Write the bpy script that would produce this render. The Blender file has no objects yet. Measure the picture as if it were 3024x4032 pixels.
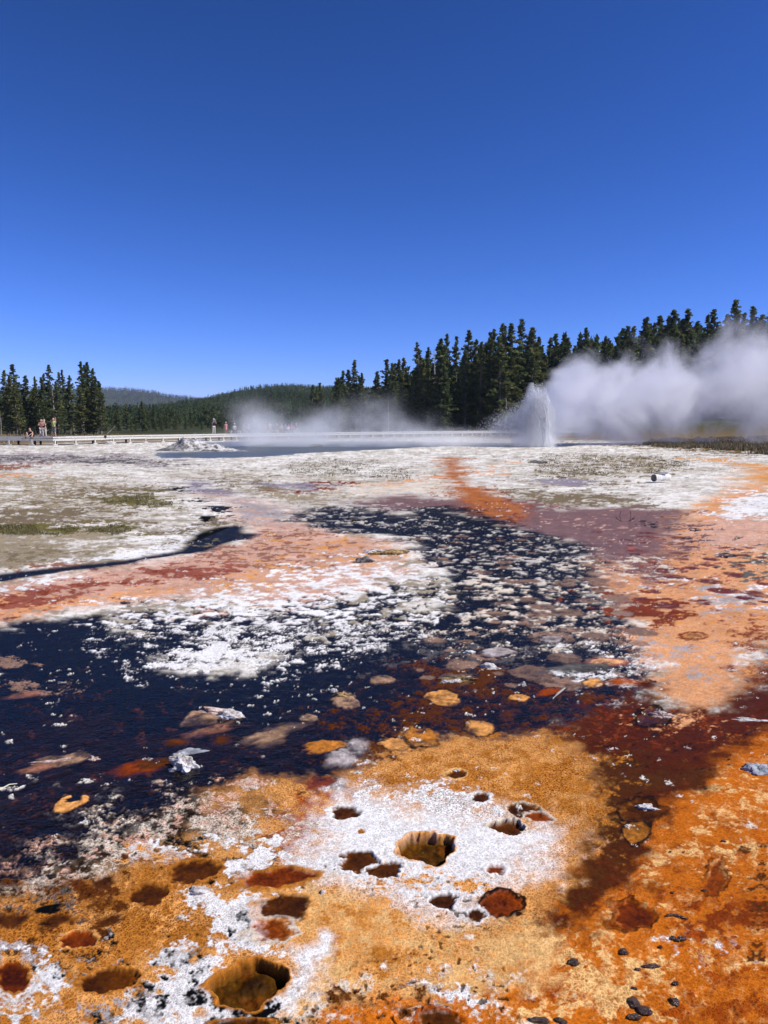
# Geyser basin with coloured runoff flats, boardwalk, steaming fountain and pine forest
import bpy, bmesh, math, random
import numpy as np
from mathutils import Vector, Matrix
R=math.radians
S=bpy.context.scene
COL=S.collection
# ------------------------------------------------------------------ camera
cam=bpy.data.cameras.new('camera'); camo=bpy.data.objects.new('camera',cam); COL.objects.link(camo)
cam.sensor_fit='VERTICAL'; cam.angle=2*math.atan(2016/2989.0)
camo.location=(0,0,1.9); camo.rotation_euler=(R(90)-math.atan((2016-1668)/2989.0),0,0)
cam.clip_start=.05; cam.clip_end=12000
S.camera=camo
# ------------------------------------------------------------------ sky, sun, exposure
SUN_EL=R(46); SUN_AZ=R(101)          # azimuth clockwise from the view direction (+Y)
w=bpy.data.worlds.new('World'); S.world=w; w.use_nodes=True
nt=w.node_tree; bg=nt.nodes['Background']
sk=nt.nodes.new('ShaderNodeTexSky'); sk.sky_type='NISHITA'; sk.sun_disc=False
sk.sun_elevation=SUN_EL; sk.sun_rotation=SUN_AZ; sk.altitude=2300; sk.air_density=1.0; sk.dust_density=.15; sk.ozone_density=3.0
hs=nt.nodes.new('ShaderNodeMix'); hs.data_type='RGBA'; hs.blend_type='MULTIPLY'; hs.inputs[0].default_value=1; hs.inputs[7].default_value=(.80,.98,1.62,1)
h1=nt.nodes.new('ShaderNodeSeparateColor'); h2=nt.nodes.new('ShaderNodeCombineColor')
nt.links.new(sk.outputs[0],hs.inputs[6]); nt.links.new(hs.outputs[2],h1.inputs[0])
for i,(g_,k_) in enumerate(((1.757,1.78),(1.409,1.01),(1.5,.90))):      # contrast of the clear high altitude sky
    p=nt.nodes.new('ShaderNodeMath'); p.operation='MULTIPLY'; p.inputs[1].default_value=.1; nt.links.new(h1.outputs[i],p.inputs[0])
    q=nt.nodes.new('ShaderNodeMath'); q.operation='POWER'; q.inputs[1].default_value=g_; nt.links.new(p.outputs[0],q.inputs[0])
    m=nt.nodes.new('ShaderNodeMath'); m.operation='MULTIPLY'; m.inputs[1].default_value=k_*10; nt.links.new(q.outputs[0],m.inputs[0]); nt.links.new(m.outputs[0],h2.inputs[i])
nt.links.new(h2.outputs[0],bg.inputs['Color'])
bg.inputs['Strength'].default_value=.1
sl=bpy.data.lights.new('sun','SUN'); so=bpy.data.objects.new('sun',sl); COL.objects.link(so)
sl.energy=4.8; sl.angle=R(.5); sl.color=(1,.96,.9)
sd_=Vector((math.sin(SUN_AZ)*math.cos(SUN_EL),math.cos(SUN_AZ)*math.cos(SUN_EL),math.sin(SUN_EL)))
so.rotation_euler=sd_.to_track_quat('Z','Y').to_euler(); so.location=(30,0,60)
S.view_settings.view_transform='Standard'; S.view_settings.look='None'; S.view_settings.exposure=.1; S.view_settings.gamma=1
S.cycles.use_denoising=True
try: S.cycles.denoiser='OPENIMAGEDENOISE'
except Exception: pass
S.cycles.volume_bounces=7; S.cycles.max_bounces=10; S.cycles.volume_step_rate=.35; S.cycles.volume_max_steps=300; S.cycles.transparent_max_bounces=16

# ---------------------------------------------------------------- ground painting (world space, numpy)
import numpy as np, math
FPX=2989.0; HOR=1668.0; CAMH=1.9
PITCH=math.atan((2016-HOR)/FPX)
def ground_pt(sx,sy,z=0.0):
    """photo pixel -> point on the level z"""
    cx=(sx-1512)/FPX; cy=-(sy-2016)/FPX
    fy=math.cos(PITCH)+cy*math.sin(PITCH); fz=-math.sin(PITCH)+cy*math.cos(PITCH)
    t=(z-CAMH)/fz
    return (cx*t, fy*t)
CR={'D':(0,0,.54861),'A':(0,1700,1.3825),'B':(1100,1700,1.659),'C':(2000,1700,1.6201),'E':(0,2300,1.659),
    'F':(1000,2300,1.659),'G':(2000,2300,1.6201),'H':(0,3000,1.659),'I':(1000,2900,1.659),'J':(1000,3400,1.659),'K':(2000,3000,1.6201)}
def px(c,x,y):
    a=CR[c]; return a[0]+x/a[2], a[1]+y/a[2]
def uvpt(c,x,y):
    sx,sy=px(c,x,y); X,Y=ground_pt(sx,max(sy,1690)); return X/Y, math.log(Y)
def _h(ix,iy,s):
    n=(ix.astype(np.int64)*374761393+iy.astype(np.int64)*668265263+s*1442695041)&0xffffffff
    n=((n^(n>>13))*1274126177)&0xffffffff
    n=((n^(n>>16))*2246822519)&0xffffffff
    return ((n^(n>>15))&0xffffff)/16777215.0
def vn(x,y,s=0):
    fx=np.floor(x); fy=np.floor(y); ix=fx.astype(np.int64); iy=fy.astype(np.int64)
    tx=x-fx; ty=y-fy; tx=tx*tx*(3-2*tx); ty=ty*ty*(3-2*ty)
    a=_h(ix,iy,s); b=_h(ix+1,iy,s); c=_h(ix,iy+1,s); d=_h(ix+1,iy+1,s)
    return (a+(b-a)*tx)*(1-ty)+(c+(d-c)*tx)*ty
def fbm(x,y,o=4,s=0,g=.5):
    r=0; a=1; t=0
    for k in range(o):
        r=r+a*vn(x,y,s+k*17); t+=a; a*=g
        x,y=(x*.8-y*.6)*2.03+11.3,(x*.6+y*.8)*2.03+5.7
    return np.clip((r/t-.5)*1.9+.5,0,1)
def ss(a,b,x):
    t=np.clip((x-a)/(b-a),0,1); return t*t*(3-2*t)
def sdpoly(px_,py_,P):
    n=len(P); d=np.full(px_.shape,1e9); ins=np.zeros(px_.shape,bool)
    for i in range(n):
        x0,y0=P[i]; x1,y1=P[(i+1)%n]
        ex,ey=x1-x0,y1-y0; wx=px_-x0; wy=py_-y0
        t=np.clip((wx*ex+wy*ey)/(ex*ex+ey*ey+1e-12),0,1)
        d=np.minimum(d,(wx-ex*t)**2+(wy-ey*t)**2)
        if y0!=y1:
            c=((y0<=py_)&(y1>py_))|((y1<=py_)&(y0>py_))
            ins^=c&(px_<x0+(py_-y0)/(y1-y0)*ex)
    return np.where(ins,1,-1)*np.sqrt(d)
def lin(r,g,b,k=1.15):
    f=lambda v:(v/255/12.92 if v<=10 else ((v/255+.055)/1.055)**2.4)/k
    return (f(r),f(g),f(b))
C_=dict(rivulet=lin(184,108,42),crust=lin(196,188,176),river=lin(84,34,7),mauvew=lin(138,104,98),poolbed=lin(130,130,124),sinter=lin(240,234,222),white=lin(240,236,230),cream=lin(224,208,186),gravel=lin(162,146,118),grit=lin(126,110,84),olive=lin(108,100,48),
 black=lin(10,9,9),pink=lin(220,172,146),peach=lin(230,164,112),pgold=lin(222,150,84),red=lin(156,88,66),mauve=lin(150,102,80),
 rust=lin(134,56,8),maroon=lin(128,54,20),brown=lin(92,47,9),olbrown=lin(80,42,3),orange=lin(208,112,26),dorange=lin(164,74,8),tan=lin(224,156,84),
 ltan=lin(238,186,118),greyp=lin(176,164,160),lilac=lin(150,140,150),pad=lin(164,130,102),grass=lin(126,104,66),dgrass=lin(92,78,44),
 honey=lin(186,116,42),hole=lin(98,62,8),dk=lin(30,18,10),greywet=lin(96,92,86))
# colour, crop, soft, warp, coverage, height, net, gloss, points
L=[]
def ly(col,crop,soft,warp,cov,h,net,gl,pts): L.append((col,crop,soft,warp,cov,h,net,gl,pts))
W_=.03
# ---- far and left flats
ly('grass','D',.1,.1,1,.05,0,0,[(-900,900),(2600,900),(2600,951),(1659,952),(1440,958),(1300,952),(1000,944),(400,951),(0,962),(-900,965)])
POOL=[(611,1795),(659,1804),(837,1803),(982,1799),(1103,1791),(1300,1778),(1471,1769),(1703,1757),(2004,1757),(2200,1760),(2260,1752),(2000,1746),(1500,1739),(1000,1739),(820,1743),(870,1760),(800,1776),(640,1784)]
ly('poolbed','D',.015,.03,1,-.12,0,0,[(a*.54861,b*.54861) for a,b in POOL])
ly('grass','C',.12,.15,.9,.05,0,0,[(820,70),(1100,55),(1700,50),(1700,150),(1480,128),(1180,108),(1000,90)])
ly('dgrass','C',.1,.2,.5,.05,0,0,[(850,75),(1150,70),(1700,100),(1700,145),(1500,125),(1200,108),(1000,92)])
ly('greyp','A',.08,.15,.8,.02,0,.2,[(-200,112),(430,118),(800,140),(980,165),(900,195),(640,182),(300,165),(-200,215)])
ly('greywet','A',.05,.15,.55,.01,0,.4,[(-200,130),(430,128),(860,155),(900,180),(620,180),(300,160),(-200,185)])
ly('mauve','A',.04,.08,.8,-.004,0,.5,[(-200,172),(60,170),(190,178),(150,192),(0,205),(-200,215)])
ly('pgold','A',.04,.08,.6,.0,0,.3,[(-200,222),(200,222),(260,232),(100,244),(-200,250)])
ly('gravel','A',.12,.2,.6,.04,0,0,[(-300,265),(600,240),(760,280),(840,325),(900,395),(700,470),(400,500),(-300,480)])
ly('grit','A',.1,.15,.82,.02,0,.1,[(480,320),(700,300),(840,325),(800,350),(700,420),(560,450),(500,480),(700,510),(640,540),(420,570),(-200,565),(-200,430),(200,420),(300,390),(420,370)])
ly('olive','A',.05,.1,.75,.03,0,0,[(560,375),(680,350),(840,322),(820,345),(700,378),(610,392)])
ly('olive','A',.05,.1,.75,.03,0,0,[(740,395),(830,385),(940,395),(880,407),(780,405)])
ly('olive','A',.05,.1,.85,.03,0,0,[(-200,512),(300,518),(520,512),(710,514),(640,537),(450,560),(300,567),(-200,562)])
ly('gravel','A',.1,.1,.9,.03,0,0,[(-200,572),(420,572),(330,610),(420,640),(560,650),(520,690),(300,708),(120,738),(-200,770)])
ly('grit','A',.07,.1,.5,.03,0,0,[(-200,640),(250,620),(420,640),(560,655),(520,690),(300,706),(100,740),(-200,770)])
# mid-right flats
ly('gravel','B',.1,.1,.6,.03,0,0,[(-600,250),(200,290),(560,320),(1000,290),(1060,260),(900,330),(600,350),(300,330),(0,325),(-300,330)])
ly('grit','A',.08,.1,.7,.02,0,.1,[(1120,262),(1300,270),(1500,272),(1720,280),(1720,395),(1560,378),(1450,366),(1300,325),(1200,300)])
ly('gravel','B',.06,.08,.8,.012,0,.1,[(-300,400),(0,385),(200,405),(420,390),(590,405),(400,432),(300,452),(0,448)])
ly('lilac','B',.03,.04,1,-.02,0,1,[(-140,330),(0,336),(240,336),(310,350),(250,387),(120,378),(0,368)])
ly('maroon','B',.04,.08,.8,.005,0,.5,[(250,333),(430,325),(600,330),(420,362),(320,390),(200,404),(60,386),(190,384),(310,352)])
ly('grit','C',.08,.1,.75,.03,0,.1,[(80,300),(440,310),(720,320),(760,360),(500,350),(240,340)])
ly('gravel','C',.1,.12,.6,.04,0,0,[(200,200),(360,140),(740,150),(1150,180),(1200,250),(950,270),(700,290),(400,300),(200,290)])
ly('dgrass','C',.06,.2,.32,.05,0,0,[(200,190),(360,140),(740,150),(1160,180),(1130,220),(950,265),(700,290),(400,300),(300,290)])
ly('dgrass','B',.06,.2,.3,.05,0,0,[(60,200),(300,190),(700,215),(860,260),(800,310),(400,280),(60,300)])
ly('grit','C',.06,.08,.8,.02,0,.1,[(-40,380),(200,360),(430,400),(700,410),(780,450),(1080,500),(1160,515),(1000,510),(700,490),(540,480),(380,500),(240,480),(60,450)])
ly('lilac','C',.03,.05,.9,-.01,0,1,[(180,300),(300,305),(540,325),(420,345),(240,335),(170,320)])
# ---- upper channel
ly('lilac','A',.03,.05,1,-.012,0,.9,[(1035,262),(1085,268),(1095,300),(1150,318),(1230,328),(1320,350),(1360,378),(1250,380),(1180,355),(1100,332),(1040,322),(1025,290)])
ly('pink','A',.05,.06,1,.003,0,.5,[(1150,345),(1310,362),(1440,385),(1560,450),(1700,520),(1700,960),(1480,960),(1200,900),(950,905),(700,935),(450,965),(200,1005),(-100,1060),(-100,830),(200,790),(640,735),(960,682),(1200,622),(1420,560),(1330,510),(1290,440),(1230,385)])
ly('greyp','A',.06,.1,.8,.002,0,.6,[(1230,350),(1400,380),(1560,440),(1640,520),(1560,580),(1400,480),(1280,420)])
ly('pink','B',.05,.06,1,.003,0,.5,[(-60,600),(60,590),(240,640),(500,690),(760,715),(850,790),(830,830),(700,880),(600,970),(400,1070),(-60,1110)])
ly('tan','B',.1,.15,.55,.003,0,.5,[(0,680),(400,700),(700,760),(740,840),(500,900),(200,980),(0,1000)])
ly('tan','A',.1,.12,.5,.003,0,.5,[(900,850),(1100,780),(1400,700),(1659,650),(1659,930),(1300,890)])
ly('mauve','A',.07,.2,.45,.004,0,.6,[(1100,640),(1400,560),(1659,540),(1659,760),(1400,740),(1200,720)])
ly('mauve','B',.08,.2,.3,.004,0,.6,[(0,620),(240,650),(500,700),(600,760),(500,900),(0,950)])
# red streak at left
ly('peach','A',.04,.06,.9,.002,0,.5,[(-100,880),(150,860),(330,900),(600,870),(850,835),(900,858),(600,915),(300,968),(-100,1035)])
ly('red','A',.05,.08,.95,.005,0,.6,[(-100,895),(120,862),(350,828),(700,792),(900,748),(1180,732),(1270,758),(1130,795),(900,808),(700,830),(500,855),(350,900),(150,945),(-100,1000)])
ly('maroon','A',.05,.1,.35,.005,0,.6,[(-100,910),(150,880),(450,830),(800,790),(1100,740),(1230,760),(1000,800),(600,840),(300,900),(-100,980)])
ly('mauve','A',.04,.05,.95,-.006,0,.8,[(180,748),(330,712),(640,705),(700,715),(520,735),(300,752),(120,778),(-100,815)])
ly('white','A',.04,.08,.7,.006,0,.2,[(-100,845),(120,800),(330,778),(420,790),(250,830),(100,860),(-100,895)])
ly('white','A',.02,.05,.8,.012,0,.1,[(300,700),(640,700),(860,668),(980,645),(1000,600),(1040,560),(1100,480),(1040,490),(960,560),(900,620),(800,650),(600,680)])
ly('black','A',.008,.008,1,-.02,0,1,[(-100,788),(0,776),(170,754),(400,728),(640,702),(860,672),(985,642),(1010,600),(1050,560),(1170,520),(1290,508),(1335,518),(1320,550),(1410,556),(1340,585),(1200,612),(1120,652),(960,672),(800,692),(640,728),(450,750),(200,782),(0,820),(-100,835)])
ly('black','A',.015,.05,.95,-.015,0,1,[(1060,490),(1150,430),(1170,403),(1250,403),(1275,420),(1200,447),(1140,478),(1180,500),(1120,500)])
ly('black','A',.015,.05,.8,-.01,0,.8,[(1010,382),(1080,350),(1112,360),(1090,382)])
ly('black','A',.015,.05,.7,-.01,0,.8,[(925,308),(1002,290),(975,330)])
ly('grit','A',.05,.1,.6,.01,0,.3,[(1000,560),(1120,480),(1230,510),(1050,560),(1000,620)])
# ---- orange rivers
ly('cream','B',.05,.06,.8,.02,0,.1,[(330,370),(700,340),(1060,310),(1110,330),(1165,400),(1150,420),(900,400),(700,398),(420,420)])
ly('mauvew','D',.03,.05,1,-.012,0,1,[(720,1088),(790,1078),(860,1070),(960,1080),(1060,1072),(1130,1085),(1180,1100),(1300,1096),(1420,1100),(1500,1103),(1490,1150),(1530,1200),(1510,1290),(1420,1330),(1340,1340),(1300,1280),(1280,1200),(1200,1165),(1100,1145),(960,1105),(860,1105)])
ly('rivulet','B',.02,.025,1,.006,0,.8,[(1075,200),(1130,165),(1160,180),(1190,240),(1180,290),(1230,340),(1340,380),(1430,420),(1500,460),(1600,480),(1630,560),(1560,600),(1400,560),(1280,540),(1180,470),(1130,370),(1100,300),(1078,240)])
ly('rust','B',.04,.1,.5,.005,0,1,[(1150,330),(1230,345),(1340,385),(1500,460),(1610,490),(1620,600),(1540,620),(1400,560),(1250,520),(1160,440),(1130,370)])
ly('peach','B',.04,.08,.5,.01,0,.3,[(1290,280),(1350,245),(1470,200),(1475,215),(1340,290)])
ly('peach','B',.04,.08,.5,.01,0,.3,[(700,350),(900,310),(1080,290),(1060,305),(850,345)])
ly('tan','C',.03,.05,.9,.004,0,.4,[(1215,168),(1340,176),(1500,196),(1560,208),(1720,236),(1720,250),(1480,214),(1330,190)])
ly('tan','C',.04,.05,1,.002,0,.6,[(1480,205),(1560,208),(1720,240),(1720,330),(1610,385),(1480,435),(1410,480),(1385,560),(1440,620),(1380,700),(1250,720),(1150,650),(1140,570),(1190,490),(1340,412),(1500,372),(1570,325),(1560,300),(1500,310),(1560,250)])
ly('peach','C',.03,.05,.8,.002,0,.5,[(1200,500),(1330,430),(1480,385),(1610,345),(1620,370),(1480,425),(1390,480),(1370,560),(1420,600),(1350,625),(1220,600),(1170,560)])
ly('peach','D',.04,.08,1,.003,0,.6,[(1460,1150),(1500,1120),(1590,1110),(1680,1150),(1750,1330),(1620,1410),(1600,1490),(1560,1535),(1480,1545),(1410,1500),(1400,1380),(1350,1330),(1300,1270),(1280,1205),(1360,1240),(1420,1250)])
ly('pink','D',.05,.08,.8,.003,0,.6,[(1540,1110),(1680,1110),(1680,1180),(1560,1200),(1480,1180),(1500,1130)])
ly('mauvew','D',.04,.2,.5,-.008,0,1,[(1180,1100),(1440,1105),(1500,1180),(1480,1240),(1380,1260),(1290,1220),(1240,1150)])
ly('pink','C',.03,.15,.25,.0,0,.8,[(60,480),(400,540),(900,600),(1200,640),(1200,760),(700,800),(400,640),(100,560)])
ly('red','D',.05,.25,.22,.005,0,1,[(1290,1190),(1420,1170),(1560,1180),(1659,1200),(1700,1330),(1500,1340),(1330,1310)])
ly('maroon','D',.05,.25,.22,.005,0,1,[(1300,1210),(1400,1200),(1560,1220),(1700,1260),(1700,1400),(1480,1340),(1340,1320)])
# underlays so that no pale ground shows between the mats
ly('tan','D',.06,.08,1,.006,.6,.4,[(380,1760),(560,1640),(800,1600),(1000,1560),(1350,1540),(1350,2300),(-100,2300),(-100,1900),(200,1850)])
ly('river','D',.05,.08,1,.004,.3,.5,[(1180,1580),(1300,1530),(1390,1440),(1420,1500),(1480,1545),(1590,1500),(1640,1400),(1800,1380),(1900,1600),(1500,1800),(1300,2000),(1150,2000),(1230,1800)])
ly('dk','D',.05,.08,1,.002,.5,.5,[(-100,1500),(500,1500),(800,1560),(780,1680),(600,1720),(400,1800),(200,1900),(-100,1960)])
# ---- black water body
ly('black','D',.02,.06,1,-.028,0,1,[(-60,1362),(120,1335),(230,1322),(240,1345),(300,1385),(400,1395),(350,1435),(420,1450),(540,1445),(600,1420),(640,1390),(760,1375),(850,1360),(930,1325),(950,1300),(960,1250),(940,1225),(890,1190),(860,1165),(800,1155),(700,1140),(620,1122),(690,1098),(760,1092),(860,1115),(870,1098),(960,1090),(1040,1115),(1130,1140),(1210,1165),(1270,1185),(1290,1260),(1340,1320),(1395,1380),(1400,1440),(1390,1500),(1280,1545),(1200,1580),(1100,1600),(980,1590),(900,1620),(840,1620),(790,1650),(700,1690),(560,1675),(430,1710),(330,1760),(250,1810),(100,1880),(-60,1940)])
ly('dk','D',.08,.15,.7,-.014,.5,.8,[(-60,1550),(200,1540),(500,1560),(760,1520),(840,1440),(1000,1410),(1200,1420),(1390,1450),(1390,1500),(1280,1545),(1100,1600),(900,1600),(700,1680),(430,1700),(250,1800),(-60,1920)])
ly('greywet','G',.08,.15,.55,-.004,0,.6,[(-700,380),(0,330),(400,360),(520,440),(400,490),(100,480),(-300,560),(-600,500)])
ly('brown','D',.06,.12,.7,.005,.4,.7,[(840,1560),(900,1440),(1000,1430),(1100,1470),(1380,1490),(1300,1545),(1200,1575),(1000,1590),(900,1610)])
ly('black','D',.04,.12,.6,-.02,0,1,[(1020,1500),(1200,1490),(1300,1530),(1200,1570),(1060,1590),(1000,1560)])
ly('brown','D',.08,.2,.13,-.012,.2,.6,[(-60,1480),(250,1470),(560,1540),(840,1520),(840,1620),(700,1680),(430,1700),(250,1790),(-60,1880)])
ly('greywet','H',.06,.2,.32,.003,.3,.4,[(-60,560),(300,420),(700,280),(1000,250),(900,360),(500,560),(200,700),(-60,760)])
ly('pad','E',.03,.1,.6,-.010,0,.6,[(-60,480),(100,455),(190,470),(60,495),(-60,510)])
ly('pad','E',.03,.1,.6,-.010,0,.6,[(110,690),(250,655),(370,660),(300,690),(140,705)])
# crust fields on black
ly('black','D',.04,.15,.95,-.02,0,1,[(215,1345),(300,1322),(450,1315),(600,1300),(760,1285),(900,1262),(945,1255),(935,1320),(850,1362),(600,1425),(350,1442)])
ly('pink','D',.04,.2,.6,.0,0,.6,[(480,1290),(640,1260),(800,1235),(880,1225),(880,1250),(760,1290),(560,1320),(400,1330)])
ly('white','D',.05,.22,.5,.012,0,.1,[(230,1345),(330,1308),(460,1290),(620,1245),(800,1235),(940,1255),(930,1315),(850,1350),(760,1375),(640,1382),(590,1415),(560,1445),(350,1438),(440,1400),(480,1382),(300,1372)])
ly('white','D',.05,.2,.36,.012,0,.1,[(300,1310),(480,1275),(640,1240),(800,1200),(900,1200),(950,1250),(900,1320),(760,1350),(600,1350),(400,1340)])
ly('white','D',.04,.18,.75,.012,0,.1,[(360,1437),(440,1400),(500,1375),(610,1395),(580,1440),(500,1445)])
ly('crust','B',.04,.2,.4,.014,0,.1,[(130,480),(450,440),(700,470),(790,510),(720,570),(300,615),(140,600)])
ly('crust','B',.05,.2,.3,.014,0,.1,[(560,590),(900,560),(1300,580),(1659,640),(1720,760),(1500,880),(1200,830),(900,760),(700,700)])
ly('crust','B',.05,.2,.28,.014,0,.1,[(1100,850),(1659,780),(1720,1000),(1600,1161),(1300,1080),(1180,980)])
ly('crust','C',.04,.2,.32,.014,0,.1,[(-100,680),(300,740),(480,800),(560,900),(560,1100),(300,1120),(0,960),(-200,800)])
ly('cream','G',.05,.2,.4,.012,0,.1,[(-300,20),(300,0),(560,120),(800,330),(500,420),(100,380),(-300,300)])
ly('white','G',.05,.18,.55,.012,0,.1,[(430,570),(560,460),(720,370),(880,390),(1000,440),(1340,490),(1200,525),(920,560),(870,610),(600,610)])
ly('white','G',.03,.15,.5,.012,0,.1,[(690,620),(780,620),(880,690),(860,750),(760,700)])
ly('cream','C',.04,.2,.4,.012,0,.1,[(600,870),(760,840),(900,1000),(880,1134),(640,1134),(560,1000)])
ly('white','C',.05,.18,.55,.012,0,.1,[(1160,960),(1350,960),(1660,1060),(1720,1160),(1400,1160),(1200,1080),(1120,1000)])
ly('greyp','G',.05,.18,.7,.01,0,.1,[(1050,20),(1200,0),(1450,60),(1640,120),(1600,170),(1350,190),(1220,90)])
ly('greywet','C',.05,.15,.7,.02,0,.1,[(1540,800),(1620,740),(1720,720),(1720,940),(1640,930),(1560,880)])
ly('white','C',.03,.12,.8,.02,0,.1,[(1400,520),(1470,450),(1600,405),(1760,380),(1760,550),(1560,550),(1420,545)])
ly('black','C',.04,.2,.35,-.006,0,.8,[(940,590),(1060,600),(1200,680),(1330,740),(1250,800),(1100,760),(1000,640)])
# ---- right side peach, maroon
ly('peach','G',.03,.08,1,.004,.1,.5,[(850,330),(1040,230),(1350,230),(1420,330),(1380,420),(1480,520),(1430,620),(1470,720),(1330,790),(1150,800),(1000,730),(930,640),(960,560),(1050,520),(900,480)])
ly('greyp','G',.05,.15,.45,.006,0,.3,[(930,380),(1200,360),(1320,490),(1300,640),(1060,620),(1000,520)])
ly('maroon','G',.04,.14,.75,.005,.1,.8,[(690,90),(960,60),(1080,120),(1150,200),(1000,230),(780,230),(690,150)])
ly('maroon','G',.05,.14,.48,.005,.1,.8,[(1380,190),(1720,180),(1720,660),(1560,640),(1460,560),(1480,500),(1400,430),(1430,330)])
ly('pgold','G',.05,.2,.3,.002,.1,.6,[(1380,190),(1720,180),(1720,640),(1500,560)])
ly('river','G',.035,.08,1,.005,.25,.8,[(560,790),(720,760),(760,700),(870,620),(935,640),(1000,740),(1150,812),(1340,792),(1470,705),(1720,630),(1720,930),(1500,962),(1430,1050),(1300,1150),(1230,1210),(1150,1310),(420,1310),(500,1150),(560,1040),(440,980),(200,960),(150,930),(400,880)])
ly('rust','G',.06,.15,.35,.005,.25,.8,[(400,880),(900,800),(1300,850),(1500,900),(1400,1050),(900,1000),(600,1000)])
ly('peach','G',.03,.12,.55,.004,.1,.5,[(900,850),(1000,830),(1150,900),(1060,920),(980,870)])
ly('rivulet','B',.03,.05,.6,.006,0,.7,[(1080,200),(1130,170),(1185,240),(1200,330),(1330,390),(1480,470),(1440,500),(1280,470),(1150,400),(1100,300)])
# ---- foreground base: orange right
ly('orange','D',.03,.05,1,.006,.35,.4,[(1230,1900),(1300,1830),(1400,1740),(1480,1700),(1560,1640),(1640,1590),(1800,1540),(1900,2400),(500,2400),(700,2150),(1000,2100),(1130,2010)])
ly('dorange','K',.05,.2,.4,.006,.35,.4,[(900,500),(1200,300),(1500,350),(1659,500),(1720,900),(1600,1200),(1200,1100),(800,1100),(700,900)])
ly('rust','D',.05,.2,.28,.005,.35,.5,[(1240,1900),(1400,1740),(1560,1640),(1760,1560),(1800,2300),(900,2300),(1130,2010)])
ly('pgold','D',.05,.2,.3,.006,.35,.4,[(1240,1900),(1400,1740),(1560,1640),(1760,1560),(1800,2300),(900,2300),(1130,2010)])
ly('ltan','K',.04,.2,.45,.008,.4,.3,[(1200,200),(1400,120),(1720,100),(1720,260),(1500,420),(1200,560),(1000,620),(1100,400)])
ly('ltan','K',.04,.22,.5,.008,.5,.3,[(0,1150),(250,1180),(400,1100),(800,1100),(1100,1150),(1450,1150),(1500,1300),(1200,1450),(700,1700),(-100,1700)])
ly('white','K',.04,.12,.5,.009,.6,.2,[(1180,1160),(1380,1160),(1480,1240),(1560,1310),(1400,1260),(1220,1240)])
ly('ltan','K',.03,.15,.6,.008,.6,.2,[(1360,560),(1600,560),(1659,700),(1600,760),(1400,720)])
ly('rust','K',.03,.15,.75,.004,.4,.5,[(1240,980),(1400,900),(1600,880),(1720,860),(1720,1140),(1560,1080),(1450,1130),(1300,1120)])
ly('dorange','K',.03,.2,.6,.005,.5,.4,[(1250,1330),(1450,1310),(1720,1420),(1720,1720),(1200,1720),(1160,1560)])
ly('brown','K',.03,.1,.8,.003,.4,.6,[(1640,640),(1760,500),(1760,1720),(1640,1720),(1620,1300),(1660,900)])
ly('dorange','K',.03,.2,.7,.005,.5,.4,[(-60,1300),(100,1290),(200,1350),(180,1400),(60,1420),(-60,1420)])
# olive brown flow
ly('river','K',.03,.07,1,.002,.4,.6,[(450,-40),(1330,-40),(1290,60),(1200,170),(1060,260),(940,400),(900,470),(820,600),(780,720),(820,800),(660,830),(560,960),(480,1040),(340,1160),(180,1180),(40,1090),(60,1010),(340,900),(360,760),(470,620),(500,480),(480,200)])
ly('olbrown','K',.04,.08,1,.0,.15,.7,[(470,-20),(900,0),(1240,60),(1150,160),(900,220),(760,400),(700,560),(660,700),(520,800),(380,880),(380,760),(470,620),(500,480),(490,200)])
ly('dk','G',.06,.2,.35,-.003,.3,.8,[(560,1040),(900,1000),(1400,960),(1300,1120),(1100,1200),(700,1180)])
# centre tan/honey with net
ly('tan','D',.03,.05,1,.006,.75,.4,[(440,1710),(560,1675),(700,1690),(830,1640),(960,1600),(1170,1592),(1260,1640),(1290,1700),(1290,1760),(1250,1850),(1200,1920),(1140,1990),(1010,2020),(860,2000),(700,1960),(640,1900),(560,1850),(480,1800),(420,1760)])
ly('honey','D',.06,.15,.75,.005,.9,.4,[(880,1640),(1180,1620),(1270,1660),(1290,1740),(1240,1800),(1100,1740),(900,1720),(780,1690)])
ly('dorange','D',.05,.1,.7,.004,.6,.4,[(590,1770),(700,1700),(740,1680),(780,1690),(720,1740),(700,1800),(660,1850),(560,1820)])
ly('brown','F',.03,.1,.8,.002,.4,.5,[(410,1290),(520,1240),(620,1260),(600,1327),(430,1327)])
ly('tan','F',.03,.08,.8,.0,.5,.5,[(820,1080),(1000,900),(1120,960),(1200,1010),(1100,1080),(900,1120)])
ly('brown','F',.05,.12,.75,.005,.5,.6,[(500,880),(800,820),(1000,870),(980,1000),(820,1080),(780,1000),(600,930)])
# whites of the foreground
ly('white','D',.05,.07,1,.009,.35,.2,[(640,1858),(690,1800),(700,1740),(760,1700),(860,1730),(1000,1745),(1130,1770),(1215,1800),(1205,1850),(1150,1885),(1040,1960),(1010,2012),(900,1985),(800,1940),(700,1905),(640,1890)])
ly('white','I',.06,.1,.6,.009,.85,.2,[(640,360),(760,240),(900,280),(1200,330),(1500,420),(1600,560),(1200,520),(800,480)])
ly('tan','J',.05,.1,.65,.007,.8,.3,[(1060,100),(1300,90),(1500,120),(1500,240),(1300,170),(1100,150)])
ly('ltan','D',.03,.06,1,.008,.35,.3,[(640,1905),(740,1925),(820,1950),(900,1995),(1010,2015),(1140,1985),(1230,2030),(1180,2100),(1100,2150),(900,2150),(720,2150),(640,2212),(620,2260),(560,2260),(640,2120),(690,2060),(660,1990),(620,1960)])
ly('tan','J',.08,.12,.8,.008,.4,.3,[(480,320),(700,280),(900,380),(1100,520),(1300,560),(1659,480),(1659,700),(1200,820),(700,780),(560,600)])
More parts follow.
